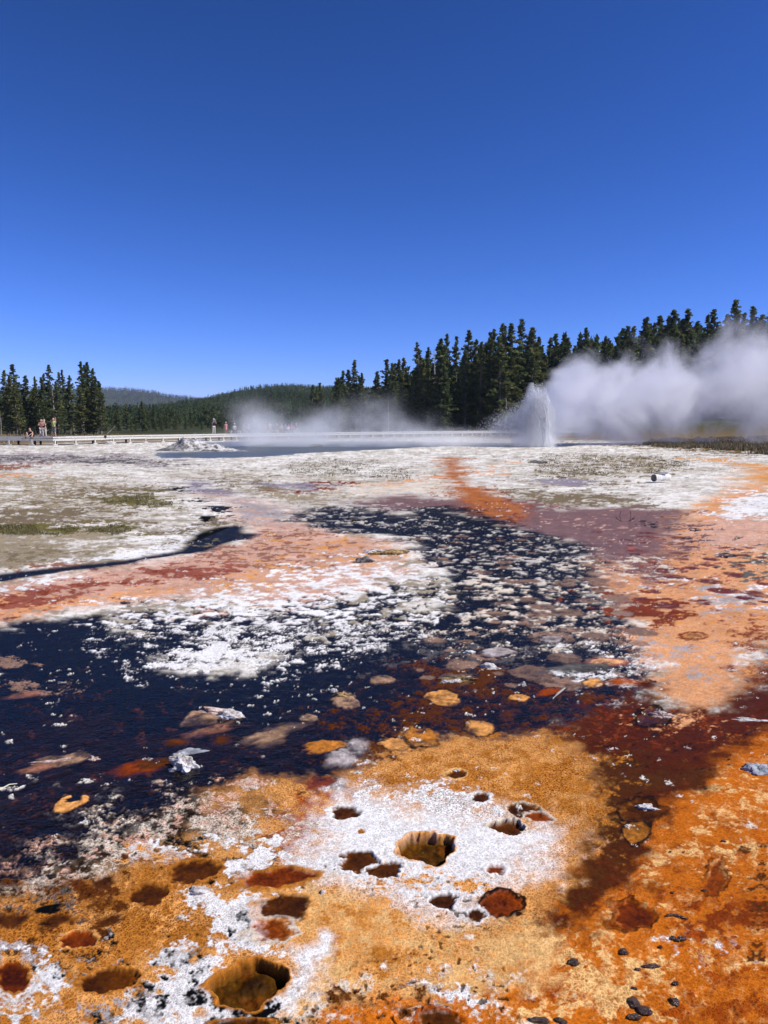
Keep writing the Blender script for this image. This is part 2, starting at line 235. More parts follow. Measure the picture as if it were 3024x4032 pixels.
ly('honey','J',.06,.15,.45,.008,.4,.3,[(520,360),(700,300),(720,420),(900,600),(1100,700),(800,780),(620,700)])
ly('cream','J',.06,.2,.45,.008,.4,.3,[(400,850),(700,880),(1100,860),(1659,740),(1659,1100),(500,1100)])
ly('white','J',.05,.12,.6,.009,.5,.2,[(1250,820),(1400,760),(1500,900),(1400,1000),(1300,900)])
# grey net region lower left
ly('dk','H',.05,.1,1,.003,.6,.4,[(-60,880),(200,790),(400,640),(560,540),(720,410),(960,340),(1200,250),(1400,240),(1659,170),(1720,420),(1600,520),(1300,500),(1000,560),(900,700),(700,760),(500,830),(300,860),(100,900),(-60,920)])
ly('cream','H',.06,.12,.66,.004,.95,.3,[(-60,860),(200,760),(400,620),(560,520),(720,400),(960,330),(1200,240),(1400,230),(1659,160),(1720,420),(1600,520),(1300,500),(1000,560),(900,700),(700,760),(500,830),(300,860),(100,900),(-60,920)])
ly('pink','H',.06,.12,.55,.005,.8,.3,[(960,380),(1250,240),(1659,160),(1700,340),(1400,420),(1100,460)])
ly('pink','H',.05,.15,.5,.005,.9,.3,[(-60,800),(300,640),(700,540),(900,500),(900,600),(560,680),(200,820),(-60,860)])
ly('dk','H',.06,.2,.45,-.004,.8,.6,[(-60,700),(300,480),(560,380),(900,300),(760,480),(500,640),(200,740),(-60,840)])
ly('black','H',.04,.15,.7,-.006,.3,.8,[(960,560),(1020,510),(1280,510),(1400,560),(1560,620),(1659,640),(1720,760),(1500,840),(1440,700),(1200,640),(1020,630)])
ly('white','H',.02,.12,.85,.006,.2,.2,[(1010,600),(1100,540),(1150,560),(1220,570),(1310,585),(1290,610),(1200,620),(1130,600),(1060,612)])
# honey brown area lower left
ly('honey','H',.03,.08,1,.006,.8,.4,[(-60,940),(200,870),(450,850),(620,780),(720,720),(1000,650),(1350,640),(1460,700),(1440,790),(1280,830),(1300,920),(1350,1020),(1510,1060),(1520,1150),(1380,1230),(1200,1230),(1060,1260),(880,1340),(660,1350),(560,1330),(330,1340),(200,1290),(60,1260),(-60,1270)])
ly('tan','H',.05,.2,.5,.006,.85,.3,[(560,900),(900,680),(1250,660),(1300,900),(1000,1080),(600,1150),(400,1050)])
ly('greywet','H',.04,.2,.4,.004,.8,.4,[(-60,900),(420,850),(560,900),(400,1000),(300,1060),(-60,1040)])
ly('brown','H',.04,.2,.5,.003,.7,.5,[(-60,1010),(240,960),(700,730),(830,760),(780,860),(500,1080),(200,1130),(-60,1160)])
ly('black','H',.03,.15,.7,-.003,.3,.7,[(200,1330),(360,1280),(560,1340),(660,1390),(520,1440),(420,1450),(300,1380)])
ly('greyp','H',.04,.18,.6,.004,.5,.3,[(-60,1250),(60,1250),(180,1290),(240,1330),(100,1330),(-60,1320)])
ly('white','H',.03,.1,.9,.01,.35,.2,[(-60,1530),(60,1480),(190,1420),(230,1320),(330,1350),(410,1420),(380,1500),(280,1540),(240,1600),(180,1640),(100,1712),(-60,1720)])
ly('white','H',.03,.08,.95,.01,.45,.2,[(1310,900),(1400,870),(1560,880),(1659,870),(1720,900),(1720,1260),(1640,1260),(1520,1290),(1400,1400),(1330,1520),(1340,1580),(1400,1620),(1659,1600),(1720,1720),(700,1720),(740,1640),(900,1500),(1020,1380),(1060,1310),(1120,1280),(1300,1290),(1440,1240),(1530,1140),(1500,1060),(1400,1060),(1340,980)])
ly('black','H',.03,.2,.35,-.002,.3,.6,[(1060,1260),(1260,1230),(1420,1180),(1360,1320),(1200,1360),(1060,1360)])
ly('black','H',.03,.2,.55,-.002,.3,.6,[(540,1560),(760,1500),(950,1420),(1060,1440),(960,1560),(1100,1720),(560,1720)])
ly('greyp','H',.04,.2,.6,.004,.4,.3,[(420,1600),(600,1560),(760,1580),(700,1720),(160,1720),(240,1640)])
ly('honey','H',.03,.15,.8,.006,.5,.3,[(260,1590),(320,1530),(460,1480),(560,1470),(600,1560),(440,1600),(400,1680),(300,1660)])
ly('black','H',.02,.2,.4,-.002,.3,.6,[(1380,760),(1480,740),(1560,780),(1600,860),(1500,880),(1420,860)])
ly('white','H',.02,.15,.75,.008,.4,.2,[(1480,640),(1560,600),(1720,600),(1720,760),(1600,800),(1520,760)])
ly('white','D',.02,.04,1,.009,.4,.2,[(620,2110),(640,2060),(690,2030),(700,2050),(690,2120),(640,2160),(600,2190),(560,2260),(330,2260),(330,2200),(420,2180),(560,2170),(610,2150)])
ly('black','H',.03,.15,.6,0,.3,.6,[(1300,1640),(1659,1620),(1720,1640),(1720,1680),(1400,1712),(1280,1700)])
ly('brown','J',.02,.2,.4,.003,.6,.4,[(580,930),(900,860),(1250,880),(1200,960),(1000,1020),(800,1060),(560,1060)])

# ---- pits and pads: crop, x, y, rx, ry, tilt(deg, screen), colour, depth, soft, rim colour, rim width, shape noise
PITS=[
 ('D',935,1828,62,34,-8,'hole',.085,.1,'tan',.16,.30),('D',536,2122,84,52,-6,'hole',.095,.08,'honey',.16,.22),
 ('D',745,1756,36,14,-4,'brown',.016,.25,'white',.35,.2),('D',985,1672,21,10,0,'brown',.01,.3,'ltan',.3,.2),
 ('D',1037,1724,20,12,0,'brown',.016,.25,'white',.4,.15),('D',1135,1752,38,17,10,'brown',.012,.3,'cream',.2,.2),('D',1160,1764,30,12,12,'dorange',.008,.4,'cream',.2,.2),
 ('D',1097,1786,40,16,5,'brown',.04,.15,'cream',.2,.25),('D',775,1862,50,24,-8,'brown',.018,.15,'white',.2,.15),('D',832,1880,40,20,0,'brown',.018,.15,'white',.2,.15),
 ('D',960,1946,29,16,0,'brown',.022,.2,'white',.25,.2),('D',1086,1954,46,31,0,'rust',.012,.12,'dk',.22,.1),('D',1026,1978,20,18,0,'brown',.012,.4,'white',.3,.2),
 ('D',1070,1880,24,12,0,'rust',.01,.4,'white',.3,.2),('D',592,1898,76,23,-5,'rust',.012,.15,'honey',.3,.12),('D',610,1955,52,30,-10,'brown',.01,.3,'tan',.3,.4),
 ('D',590,2008,52,24,-10,'dorange',.008,.5,'cream',.3,.4),('D',420,1884,55,26,-12,'brown',.014,.2,'honey',.2,.12),('D',318,1934,44,25,-10,'brown',.012,.3,'honey',.2,.2),
 ('D',168,2031,44,18,-3,'rust',.012,.15,'tan',.2,.1),('D',16,2112,52,34,-10,'rust',.014,.1,'honey',.15,.1),('D',236,2118,62,27,-8,'brown',.02,.15,'honey',.2,.12),
 ('D',945,2206,50,26,0,'brown',.014,.3,'dorange',.2,.2),('D',520,2214,70,14,-2,'brown',.014,.3,'honey',.2,.2),('D',690,1690,36,15,-5,'dorange',.006,.4,None,.2,.2),
 ('D',222,1906,36,13,-14,'brown',.008,.5,None,.2,.3),('D',115,1992,40,20,-20,'brown',.006,.6,None,.2,.3),('D',40,1985,38,20,-15,'brown',.006,.6,None,.2,.3),
 ('D',238,1990,36,12,-22,'brown',.008,.4,None,.2,.2),('D',110,1962,34,9,-12,'black',.008,.4,None,.2,.4),('D',1545,1890,26,40,15,'dorange',.010,.7,'brown',.12,.5),
 ('D',1388,1752,48,34,0,'brown',.012,.4,'dk',.2,.3),('D',1372,1796,28,24,0,'honey',.008,.3,'dk',.25,.2),('D',1365,1976,52,33,0,'rust',.012,.3,'brown',.15,.25),
 ('D',780,1796,9,5,0,'honey',.004,.3,None,.2,.2),('D',1405,1548,34,20,0,'brown',.01,.3,'dk',.3,.3),('D',1310,1430,40,7,0,'peach',-.004,.3,'red',.3,.2),
 ('D',1495,1374,24,7,0,'pgold',.004,.3,'maroon',.4,.2),
 # pads in the black water
 ('D',825,1468,26,10,0,'pad',-.024,.2,'dk',.2,.2),('D',1035,1570,33,17,2,'tan',-.026,.3,'dk',.2,.2),('D',910,1590,36,22,0,'honey',-.022,.35,'dk',.25,.2),
 ('D',748,1514,30,19,10,'pad',-.026,.2,'dk',.3,.25),('D',955,1508,34,15,5,'tan',-.024,.2,'dk',.3,.25),('D',853,1608,32,12,0,'tan',-.022,.3,'dk',.2,.3),
 ('D',668,1550,19,9,0,'pad',-.022,.2,'dk',.3,.3),('D',699,1610,50,14,-4,'honey',-.012,.12,'dk',.2,.15),('D',378,1602,30,9,0,'brown',-.008,.8,None,.2,.3),
 ('D',478,1598,30,13,0,'brown',-.006,.8,None,.2,.3),('D',132,1640,50,14,-10,'pad',-.022,.3,None,.2,.4),('D',90,1655,46,8,-12,'mauve',-.024,.6,None,.2,.5),
 ('D',300,1658,58,17,-8,'rust',-.008,.6,None,.2,.2),('D',330,1650,50,13,-8,'brown',-.012,.4,None,.2,.2),('D',155,1733,36,15,-12,'tan',-.024,.15,None,.2,.5),('D',162,1724,22,9,-10,'black',.01,.2,None,.2,.3),
 ('D',1120,1507,22,8,0,'tan',-.024,.2,'dk',.3,.2),('D',1186,1494,27,9,-8,'rust',-.02,.5,'dk',.3,.3),('D',1072,1408,36,10,0,'greyp',-.026,.2,'dk',.3,.2),
 ('D',1282,1476,22,10,0,'tan',-.022,.3,'dk',.2,.2),('D',1190,1380,30,7,0,'greyp',-.024,.2,'dk',.2,.2),('D',1345,1473,60,8,0,'dorange',-.012,.5,'dk',.2,.4),
 ('D',432,1552,55,17,-8,'pad',-.024,.3,None,.2,.5),('D',460,1572,60,10,-14,'mauve',-.022,.7,None,.2,.6),('D',60,1498,40,6,-8,'mauve',-.018,.6,None,.2,.5),
 ('D',750,1622,48,30,-25,'greyp',-.032,.45,None,.2,.12),('D',698,1606,56,18,-8,'black',.012,.15,None,.2,.1),('D',699,1612,48,13,-4,'honey',-.022,.25,'dk',.2,.15),
 ('D',778,1388,17,6,-3,'white',-.028,.2,None,.2,.1),('D',779,1387,13,4,-3,'black',.014,.2,None,.2,.2),
 ('D',1255,1446,80,14,-6,'greywet',-.018,.4,None,.2,.4),('D',590,1582,60,16,-14,'pad',-.018,.9,None,.2,.9),
]
def paint(X,Y):
    """albedo (N,3), height, net, gloss for ground points"""
    n=X.size; u=X/Y; v=np.log(Y)
    col=np.zeros((n,3)); H=np.full(n,.04); NET=np.zeros(n); GL=np.zeros(n)
    f1=fbm(X*.55,Y*.55,5,1); f2=fbm(X*2.3,Y*2.3,5,2,.6); f3=fbm(u*140,v*110,2,3,.6); f4=fbm(X*9,Y*9,4,4,.65); f5=fbm(u*26,v*26,5,5,.62)
    f6=fbm(X*30,Y*30,3,6,.7); f7=fbm(X*75,Y*75,2,8,.8)
    near=np.clip(1.6-Y/9,0,1); mid=np.clip(Y/6-.3,0,1)
    grain=np.where(Y<7,.5*f6+.5*f7,.5*f3+.5*f4)
    wht=np.array(C_['sinter']); grv=np.array(C_['gravel'])
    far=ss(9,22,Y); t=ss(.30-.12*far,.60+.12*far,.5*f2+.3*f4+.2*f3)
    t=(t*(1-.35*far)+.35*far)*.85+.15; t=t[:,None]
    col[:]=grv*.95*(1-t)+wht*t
    t=ss(.55,.75,f1)[:,None]*.3; col[:]=col*(1-t)+np.array(C_['gravel'])*t
    WU=(f5-.5)+(grain-.5)*.35
    for i,(c,crop,soft,warp,cov,h,net,gl,pts) in enumerate(L):
        P=[uvpt(crop,*p) for p in pts]
        us=[p[0] for p in P]; vs=[p[1] for p in P]; m=soft+warp+.05
        idx=np.nonzero((u>min(us)-m)&(u<max(us)+m)&(v>min(vs)-m)&(v<max(vs)+m))[0]
        if idx.size==0: continue
        ui=u[idx]; vi=v[idx]
        wn=WU[idx]+(fbm(ui*60+i,vi*60,2,20+i)-.5)*.5
        sd=sdpoly(ui,vi,P)+warp*wn*.8
        m=ss(-soft,soft,sd)
        if cov<1:
            fq=1.9 if crop in 'ABCDGEF' else 1.0; nz=.42*fbm(ui*38*fq+7*i,vi*26*fq,4,60+i,.68)+.23*f4[idx]+.35*grain[idx]
            nz=np.clip((nz-.5)*1.5+.5,0,1)
            th=1-cov*(.15+.85*m)
            tw=(.09+.13*near[idx]+.06*far[idx]); a=ss(th-tw,th+tw,nz)*ss(0,.3,m)
        else: a=m
        cc=np.array(C_[c]); A=a[:,None]
        col[idx]=col[idx]*(1-A)+cc*A
        hh=h*(1.0 if abs(h)>.02 or h<0 else .7)+(.004*(f4[idx]-.45)+.002*(grain[idx]-.45) if h>.003 else 0)
        H[idx]=H[idx]*(1-a)+hh*a; NET[idx]=NET[idx]*(1-a)+net*a; GL[idx]=GL[idx]*(1-a)+gl*a
    GL*=ss(-.008,.0,H)
    H=np.where(H<0,H*.38,H*.2+.0015)*(1-.3*near)
    # random flat pads in the black water
    rg=np.random.RandomState(5)
    F=[uvpt('D',*p) for p in [(880,1160),(1000,1135),(1200,1160),(1290,1220),(1340,1320),(1390,1380),(1350,1470),(1200,1500),(1000,1480),(900,1460),(930,1380),(975,1330),(985,1250)]]
    cand=np.column_stack([rg.uniform(-.25,.45,2600),rg.uniform(1.5,2.7,2600)])
    ok=sdpoly(cand[:,0],cand[:,1],F)>0; cand=cand[ok][:115]
    pads=[]
    for a,b in cand:
        yy=math.exp(b); xx=a*yy; r=.045+.13*rg.rand()**1.8
        if all((xx-q[0])**2+(yy-q[1])**2>(r+q[2])**2*.8 for q in pads): pads.append((xx,yy,r))
    F2=[uvpt('C',*p) for p in [(560,620),(1200,620),(1659,760),(1659,1134),(700,1134)]]
    red=[]
    cand=np.column_stack([rg.uniform(.1,.56,900),rg.uniform(1.7,3.0,900)]); ok=sdpoly(cand[:,0],cand[:,1],F2)>0
    for a,b in cand[ok][:60]: red.append((a*math.exp(b),math.exp(b),rg.uniform(.05,.15)))
    for (xx,yy,r),kind in [(p,0) for p in pads]+[(p,1) for p in red]:
        idx=np.nonzero((abs(X-xx)<r*1.6)&(abs(Y-yy)<r*1.6))[0]
        if idx.size==0: continue
        d=np.sqrt((X[idx]-xx)**2+(Y[idx]-yy)**2)/r+(f4[idx]-.5)*.7+(f2[idx]-.5)*.5
        a=(1-ss(.8,1.05,d))*np.clip(.25+1.4*f4[idx],0,1); A=a[:,None]
        if kind==0:
            cc=np.array(C_['pad'])*rg.uniform(.6,1.15); hh=-.003
        else:
            cc=np.array(C_['maroon'])*rg.uniform(.6,1.2); hh=-.002
        col[idx]=col[idx]*(1-A)+cc*A; H[idx]=H[idx]*(1-a)+hh*a; NET[idx]*=1-a
    # pits
    for k,(crop,x,y,rx,ry,tl,c,dep,soft,rim,rw,nz) in enumerate(PITS):
        sx,sy=px(crop,x,y); s=CR[crop][2]; rx/=s; ry/=s
        T=math.radians(tl); cs,sn=math.cos(T),math.sin(T)
        xx,yy=ground_pt(sx,sy); a1=ground_pt(sx+rx*cs,sy+rx*sn); a2=ground_pt(sx-ry*sn,sy+ry*cs)
        M=np.array([[a1[0]-xx,a2[0]-xx],[a1[1]-yy,a2[1]-yy]]); R=max(np.hypot(*M[:,0]),np.hypot(*M[:,1]))*2
        idx=np.nonzero((abs(X-xx)<R)&(abs(Y-yy)<R))[0]
        if idx.size==0: continue
        q=np.linalg.inv(M)@np.vstack([X[idx]-xx,Y[idx]-yy])
        ang=np.arctan2(q[1],q[0]); d=np.hypot(q[0],q[1])
        d=d+(nz+.12)*(fbm(q[0]*1.1+k*3.1,q[1]*1.1,3,200+k)-.5)*1.3+(f6[idx]-.5)*(.05 if c=='hole' else .2)*(1 if nz>.12 else .6)+(fbm(q[0]*4+k,q[1]*4,2,500+k)-.5)*(.12 if c=='hole' else .22)+(f4[idx]-.5)*nz*.5
        if rim:
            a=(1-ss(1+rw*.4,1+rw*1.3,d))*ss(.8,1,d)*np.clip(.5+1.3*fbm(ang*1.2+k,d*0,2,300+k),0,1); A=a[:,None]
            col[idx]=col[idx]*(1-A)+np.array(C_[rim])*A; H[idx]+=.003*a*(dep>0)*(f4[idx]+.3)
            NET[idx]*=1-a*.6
        a=1-ss(1-soft,1+soft*.4,d)
        if dep<0: a=a*np.clip(.35+1.5*f4[idx],0,1)
        A=a[:,None]
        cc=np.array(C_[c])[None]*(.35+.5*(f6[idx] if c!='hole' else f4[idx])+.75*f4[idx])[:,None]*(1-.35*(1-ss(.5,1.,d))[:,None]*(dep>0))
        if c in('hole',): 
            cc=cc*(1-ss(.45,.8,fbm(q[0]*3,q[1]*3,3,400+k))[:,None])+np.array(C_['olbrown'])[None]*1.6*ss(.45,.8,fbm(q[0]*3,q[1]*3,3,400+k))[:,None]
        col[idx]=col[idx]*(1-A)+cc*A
        if dep>.1:
            H[idx]=H[idx]-dep*(1-ss(.42,1.0,d+(f4[idx]-.5)*.03))
        elif dep>0: H[idx]-=.5*dep*a*(.7+.6*f4[idx])
        else: H[idx]=np.maximum(H[idx],H[idx]*(1-a)+(.002)*a)
        NET[idx]=NET[idx]*(1-a*.75); GL[idx]=GL[idx]*(1-a)+.7*a
    # fine albedo variation, small dark pits, specks
    k=(1+(grain-.5)*(.5-.22*far))*(.9+.2*f2)
    col*=k[:,None]
    dots=vn(X*52+f6*.8,Y*52+f7*.6,30); rgn=ss(.5,.7,fbm(X*1.1,Y*1.1,3,33))*ss(3.15,2.9,Y)
    a=(ss(.8,.86,dots)*rgn*near*(Y<5.5)*(v<1.7)*.85)[:,None]; col[:]=col*(1-a)+np.array(C_['dk'])*a
    H+=(-.006*a[:,0])
    sp=vn(X*26+f6,Y*26+f7,40); cl=fbm(u*20,v*14,3,41)
    a=ss(.88,.93,sp)*ss(.55,.72,cl)*(H<.004)*(Y>3.2)*(Y<22); A=a[:,None]
    col[:]=col*(1-A)+wht*.95*A; H+=np.where(a>.3,.003-H,0)*a*(Y>3)
    H+=(f2-.5)*.004*(H>0.004)+(f6-.5)*.0016*near+(f7-.5)*.0008*near
    return np.clip(col,0.003,.85),H,np.clip(NET,0,1),np.clip(GL,0,1)

# ================================================================== helpers
def tag(o,label=None,cat=None,group=None,kind=None):
    if label: o['label']=label
    if cat: o['category']=cat
    if group: o['group']=group
    if kind: o['kind']=kind
    return o
def mesh_np(name,V,F,mats=(),cols=None,smooth=False,attr='col'):
    """V (n,3), F (m,k) constant k"""
    V=np.asarray(V,np.float32); F=np.asarray(F,np.int32)
    me=bpy.data.meshes.new(name); me.vertices.add(len(V)); me.vertices.foreach_set('co',V.ravel())
    k=F.shape[1]; me.loops.add(F.size); me.loops.foreach_set('vertex_index',F.ravel())
    me.polygons.add(len(F)); me.polygons.foreach_set('loop_start',np.arange(0,F.size,k,dtype=np.int32))
    me.polygons.foreach_set('loop_total',np.full(len(F),k,np.int32))
    if smooth: me.polygons.foreach_set('use_smooth',np.ones(len(F),bool))
    me.update(calc_edges=True); me.validate()
    if cols is not None:
        a=me.attributes.new(attr,'FLOAT_COLOR','POINT'); c=np.ones((len(V),4),np.float32); c[:,:3]=cols
        a.data.foreach_set('color',c.ravel())
    for m in mats: me.materials.append(m)
    return me
def link(name,me,parent=None,loc=None):
    o=bpy.data.objects.new(name,me); COL.objects.link(o)
    if parent: o.parent=parent
    if loc is not None: o.location=loc
    return o
def empty(name,loc,rz=0):
    o=bpy.data.objects.new(name,None); COL.objects.link(o); o.location=loc; o.rotation_euler=(0,0,rz); o.empty_display_size=.3
    return o
def bm_obj(name,bm,mat,parent=None,smooth=False):
    me=bpy.data.meshes.new(name); bmesh.ops.recalc_face_normals(bm,faces=bm.faces); bm.to_mesh(me); bm.free()
    if smooth:
        for p in me.polygons: p.use_smooth=True
    me.materials.append(mat); return link(name,me,parent)
def box(bm,c,s,rz=0,bev=0):
    m=Matrix.Translation(c)@Matrix.Rotation(rz,4,'Z')@Matrix.Diagonal((s[0],s[1],s[2],1))
    r=bmesh.ops.create_cube(bm,size=1,matrix=m)
    if bev:
        es=list({e for v in r['verts'] for e in v.link_edges}); bmesh.ops.bevel(bm,geom=es,offset=bev,segments=1,affect='EDGES')
def tube(bm,pts,rad,n=7):
    rings=[]; pts=[Vector(p) for p in pts]
    for i,p in enumerate(pts):
        d=(pts[min(i+1,len(pts)-1)]-pts[max(i-1,0)]).normalized()
        a=d.orthogonal().normalized(); b=d.cross(a); r=rad[i] if hasattr(rad,'__len__') else rad
        rings.append([bm.verts.new(p+(a*math.cos(t)+b*math.sin(t))*r) for t in [2*math.pi*k/n for k in range(n)]])
    for i in range(len(rings)-1):
        for k in range(n): 
            try: bm.faces.new((rings[i][k],rings[i][(k+1)%n],rings[i+1][(k+1)%n],rings[i+1][k]))
            except ValueError: pass
    for rr,fl in ((rings[0],1),(rings[-1],0)):
        bm.faces.new(rr[::-1] if fl else rr)
class NT:
    def __init__(s,name):
        s.m=bpy.data.materials.new(name); s.m.use_nodes=True; s.t=s.m.node_tree; s.t.nodes.clear(); s.o=s.n('OutputMaterial')
    def n(s,typ,ins={},**kw):
        x=s.t.nodes.new('ShaderNode'+typ)
        for k,v in kw.items(): setattr(x,k,v)
        for k,v in ins.items(): s.set(x,k,v)
        return x
    def set(s,x,k,v):
        sock=x.inputs[k]
        if isinstance(v,bpy.types.NodeSocket): s.t.links.new(v,sock)
        elif isinstance(v,bpy.types.Node): s.t.links.new(v.outputs[0],sock)
        else: sock.default_value=v
    def mt(s,op,a,b=0,c=0,clamp=False):
        x=s.n('Math',operation=op,use_clamp=clamp)
        for i,v in enumerate((a,b,c)): s.set(x,i,v)
        return x.outputs[0]
    def mix(s,f,a,b,bt='MIX'):
        x=s.n('Mix',data_type='RGBA',blend_type=bt); s.set(x,0,f); s.set(x,6,a); s.set(x,7,b); return x.outputs[2]
    def noise(s,vec,sc,det=3,ro=.55,dist=0):
        x=s.n('TexNoise',{'Scale':sc,'Detail':det,'Roughness':ro,'Distortion':dist}); s.set(x,'Vector',vec); return x.outputs[0]
    def ramp(s,f,a,b,o0=0,o1=1):
        x=s.n('MapRange',clamp=True,interpolation_type='SMOOTHSTEP'); s.set(x,0,f)
        for i,v in ((1,a),(2,b),(3,o0),(4,o1)): s.set(x,i,v)
        return x.outputs[0]
def simple(name,c,rough=.8,var=.25,scale=6,spec=.3,bump=0,alt=None):
    N=NT(name); tc=N.n('TexCoord').outputs['Object']
    f=N.ramp(N.noise(tc,scale,4),.3,.7)
    c2=alt or tuple(v*(1-var) for v in c)
    b=N.n('BsdfPrincipled',{'Roughness':rough,'Specular IOR Level':spec}); N.set(b,'Base Color',N.mix(f,(*c2,1),(*c,1)))
    if bump: N.set(b,'Normal',N.n('Bump',{'Strength':bump,'Distance':.02,'Height':N.noise(tc,scale*4,4)}))
    N.set(N.o,0,b); return N.m

# ================================================================== terrain
def pl(x,P):
    return np.interp(x,[p[0] for p in P],[p[1] for p in P])
def terr(X,Y):
    """large relief: flat basin, wooded rise on the right, middle hill, far hill"""
    X=np.asarray(X,float); Y=np.asarray(Y,float); Ys=np.maximum(Y,1); u=X/Ys
    z=ss(112,235,Y)*ss(.02,.42,u)*11
    mid=pl(u,[(-1.2,20),(-.6,4),(-.4,6),(-.306,14),(-.255,27),(-.177,43),(-.137,49),(0,51),(.5,52),(1.2,40)])
    z=z+mid*ss(260,1250,Y)*(1-.8*ss(1500,2200,Y))
    far=pl(u,[(-1.2,110),(-.55,128),(-.36,132),(-.30,118),(-.27,100),(-.24,88),(-.1,60),(.6,50),(1.2,60)])
    z=z+far*ss(2100,3100,Y)*(1-.5*ss(3400,5000,Y))
    z=z+np.where(Y>260,(fbm(X*.006,Y*.006,3,77)-.5)*12*ss(300,900,Y),0)
    return z
def gz(x,y):
    """ground height at one point of the meadow (beyond the painted flats)"""
    return float(terr(np.array([x]),np.array([y]))[0])+.05

def build_ground():
    fr=759.1; hr=423.6
    pyr=np.arange(1062,hr+10,-.72)
    # row distances from the ray angle below the horizon (finer near, coarser far)
    rows=[]
    for p in pyr:
        cy=-(p-512)/fr; fy=math.cos(PITCH)+cy*math.sin(PITCH); fz=-math.sin(PITCH)+cy*math.cos(PITCH); rows.append(-CAMH*fy/fz)
    rows=[-40,-15,-5,-1,.6,1.4,2.0]+rows
    y=rows[-1]
    while y<9000: y*=1.035; rows.append(y)
    rows=np.array(rows)
    uc=np.arange(-.545,.5451,.00118)
    side=.545+np.cumsum(np.concatenate([np.full(170,.0042),.01*1.2**np.arange(20)]))
    us=np.concatenate([-side[::-1],uc,side])
    Yg,Ug=np.meshgrid(rows,us,indexing='ij')
    Wd=np.where(Yg>1,Yg,2-Yg)
    Xg=Ug*Wd
    X=Xg.ravel(); Y=Yg.ravel()
    n=X.size; col=np.zeros((n,3)); H=np.full(n,.05); NE=np.zeros(n); GL=np.zeros(n)
    uu=X/np.maximum(Y,1); pm=(Y>1.3)&(Y<150)&(np.abs(uu)<1.55)
    uf=np.where(np.abs(uu)>.53,np.sign(uu)*(1.06-np.abs(uu)),uu)      # the mats carry on past the frame
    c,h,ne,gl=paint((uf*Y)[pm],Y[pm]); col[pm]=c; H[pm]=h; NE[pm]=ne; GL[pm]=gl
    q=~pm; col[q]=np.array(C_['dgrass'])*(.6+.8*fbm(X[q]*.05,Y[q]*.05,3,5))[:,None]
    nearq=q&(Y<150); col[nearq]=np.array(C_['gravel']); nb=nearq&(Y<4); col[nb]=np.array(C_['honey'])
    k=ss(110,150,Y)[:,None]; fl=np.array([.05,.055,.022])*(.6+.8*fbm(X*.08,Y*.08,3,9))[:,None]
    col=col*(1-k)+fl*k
    H=H*(Y<150)+.05*(Y>=150)
    Z=H+terr(X,Y)
    nr,nc=Yg.shape
    i=np.arange(n).reshape(nr,nc)
    F=np.stack([i[:-1,:-1],i[:-1,1:],i[1:,1:],i[1:,:-1]],-1).reshape(-1,4)
    me=mesh_np('ground',np.column_stack([X,Y,Z]),F,[ground_mat()],col,True)
    a=me.attributes.new('wet','FLOAT_COLOR','POINT'); c4=np.ones((n,4),np.float32); c4[:,0]=NE; c4[:,1]=GL; c4[:,2]=0; a.data.foreach_set('color',c4.ravel())
    tag(link('ground',me),'white mineral flats with orange, brown and black microbial mats','ground',kind='structure')
def ground_mat():
    N=NT('sinter_ground'); pos=N.n('NewGeometry').outputs['Position']
    a=N.n('Attribute',attribute_name='col').outputs['Color']; w_=N.n('Attribute',attribute_name='wet')
    sp=N.n('SeparateColor'); N.set(sp,0,w_.outputs['Color']); net,gl=sp.outputs[0],sp.outputs[1]
    wv=N.n('TexNoise',{'Scale':28,'Detail':2}); N.set(wv,'Vector',pos)
    vadd=N.n('VectorMath',operation='MULTIPLY_ADD'); N.set(vadd,0,wv.outputs['Color']); N.set(vadd,1,(.035,.035,0)); N.set(vadd,2,pos)
    flat=N.n('VectorMath',operation='MULTIPLY'); N.set(flat,0,vadd); N.set(flat,1,(1,.8,0))
    vo=N.n('TexVoronoi',{'Scale':88},feature='DISTANCE_TO_EDGE'); N.set(vo,'Vector',flat)
    brk=N.noise(pos,55,3,.6)
    edge=N.mt('ADD',vo.outputs['Distance'],N.mt('MULTIPLY',N.mt('SUBTRACT',brk,.5),.22))
    pit=N.ramp(edge,.03,.26)                      # 0 on the ridges, 1 in the cells
    big=N.ramp(N.noise(pos,3.2,3,.6),.35,.62)
    pitc=N.mt('MULTIPLY',N.mt('MULTIPLY',pit,net),N.mt('MULTIPLY_ADD',big,.5,.5))
    dark=N.mix(1,a,(.30,.17,.08,1),'MULTIPLY')
    c=N.mix(pitc,a,dark)
    fine=N.noise(pos,230,3,.7); fine2=N.noise(pos,70,4,.65)
    k=N.mt('MULTIPLY',N.ramp(fine,.25,.75,.78,1.2),N.ramp(fine2,.25,.75,.8,1.18))
    ch=N.n('CombineColor'); [N.set(ch,i,k) for i in range(3)]
    c=N.mix(1,c,ch.outputs[0],'MULTIPLY')
    # lighter salt rims along the ridges
    rim=N.mt('MULTIPLY',N.mt('SUBTRACT',1,N.ramp(edge,.0,.10)),N.mt('MULTIPLY',net,.6))
    c=N.mix(rim,c,N.mix(1,a,(1.5,1.55,1.6,1),'MULTIPLY'))
    b=N.n('BsdfPrincipled',{'Base Color':c,'Specular IOR Level':.04}); 
    N.set(b,'Roughness',N.mt('SUBTRACT',.92,N.mt('MULTIPLY',gl,.52)))
    hgt=N.mt('ADD',N.mt('MULTIPLY',N.mt('SUBTRACT',1,pit),N.mt('MULTIPLY',net,.6)),N.mt('ADD',N.mt('MULTIPLY',fine2,.6),N.mt('MULTIPLY',fine,.25)))
    N.set(b,'Normal',N.n('Bump',{'Strength':.5,'Distance':.005,'Height':hgt}))
    N.set(N.o,0,b); return N.m
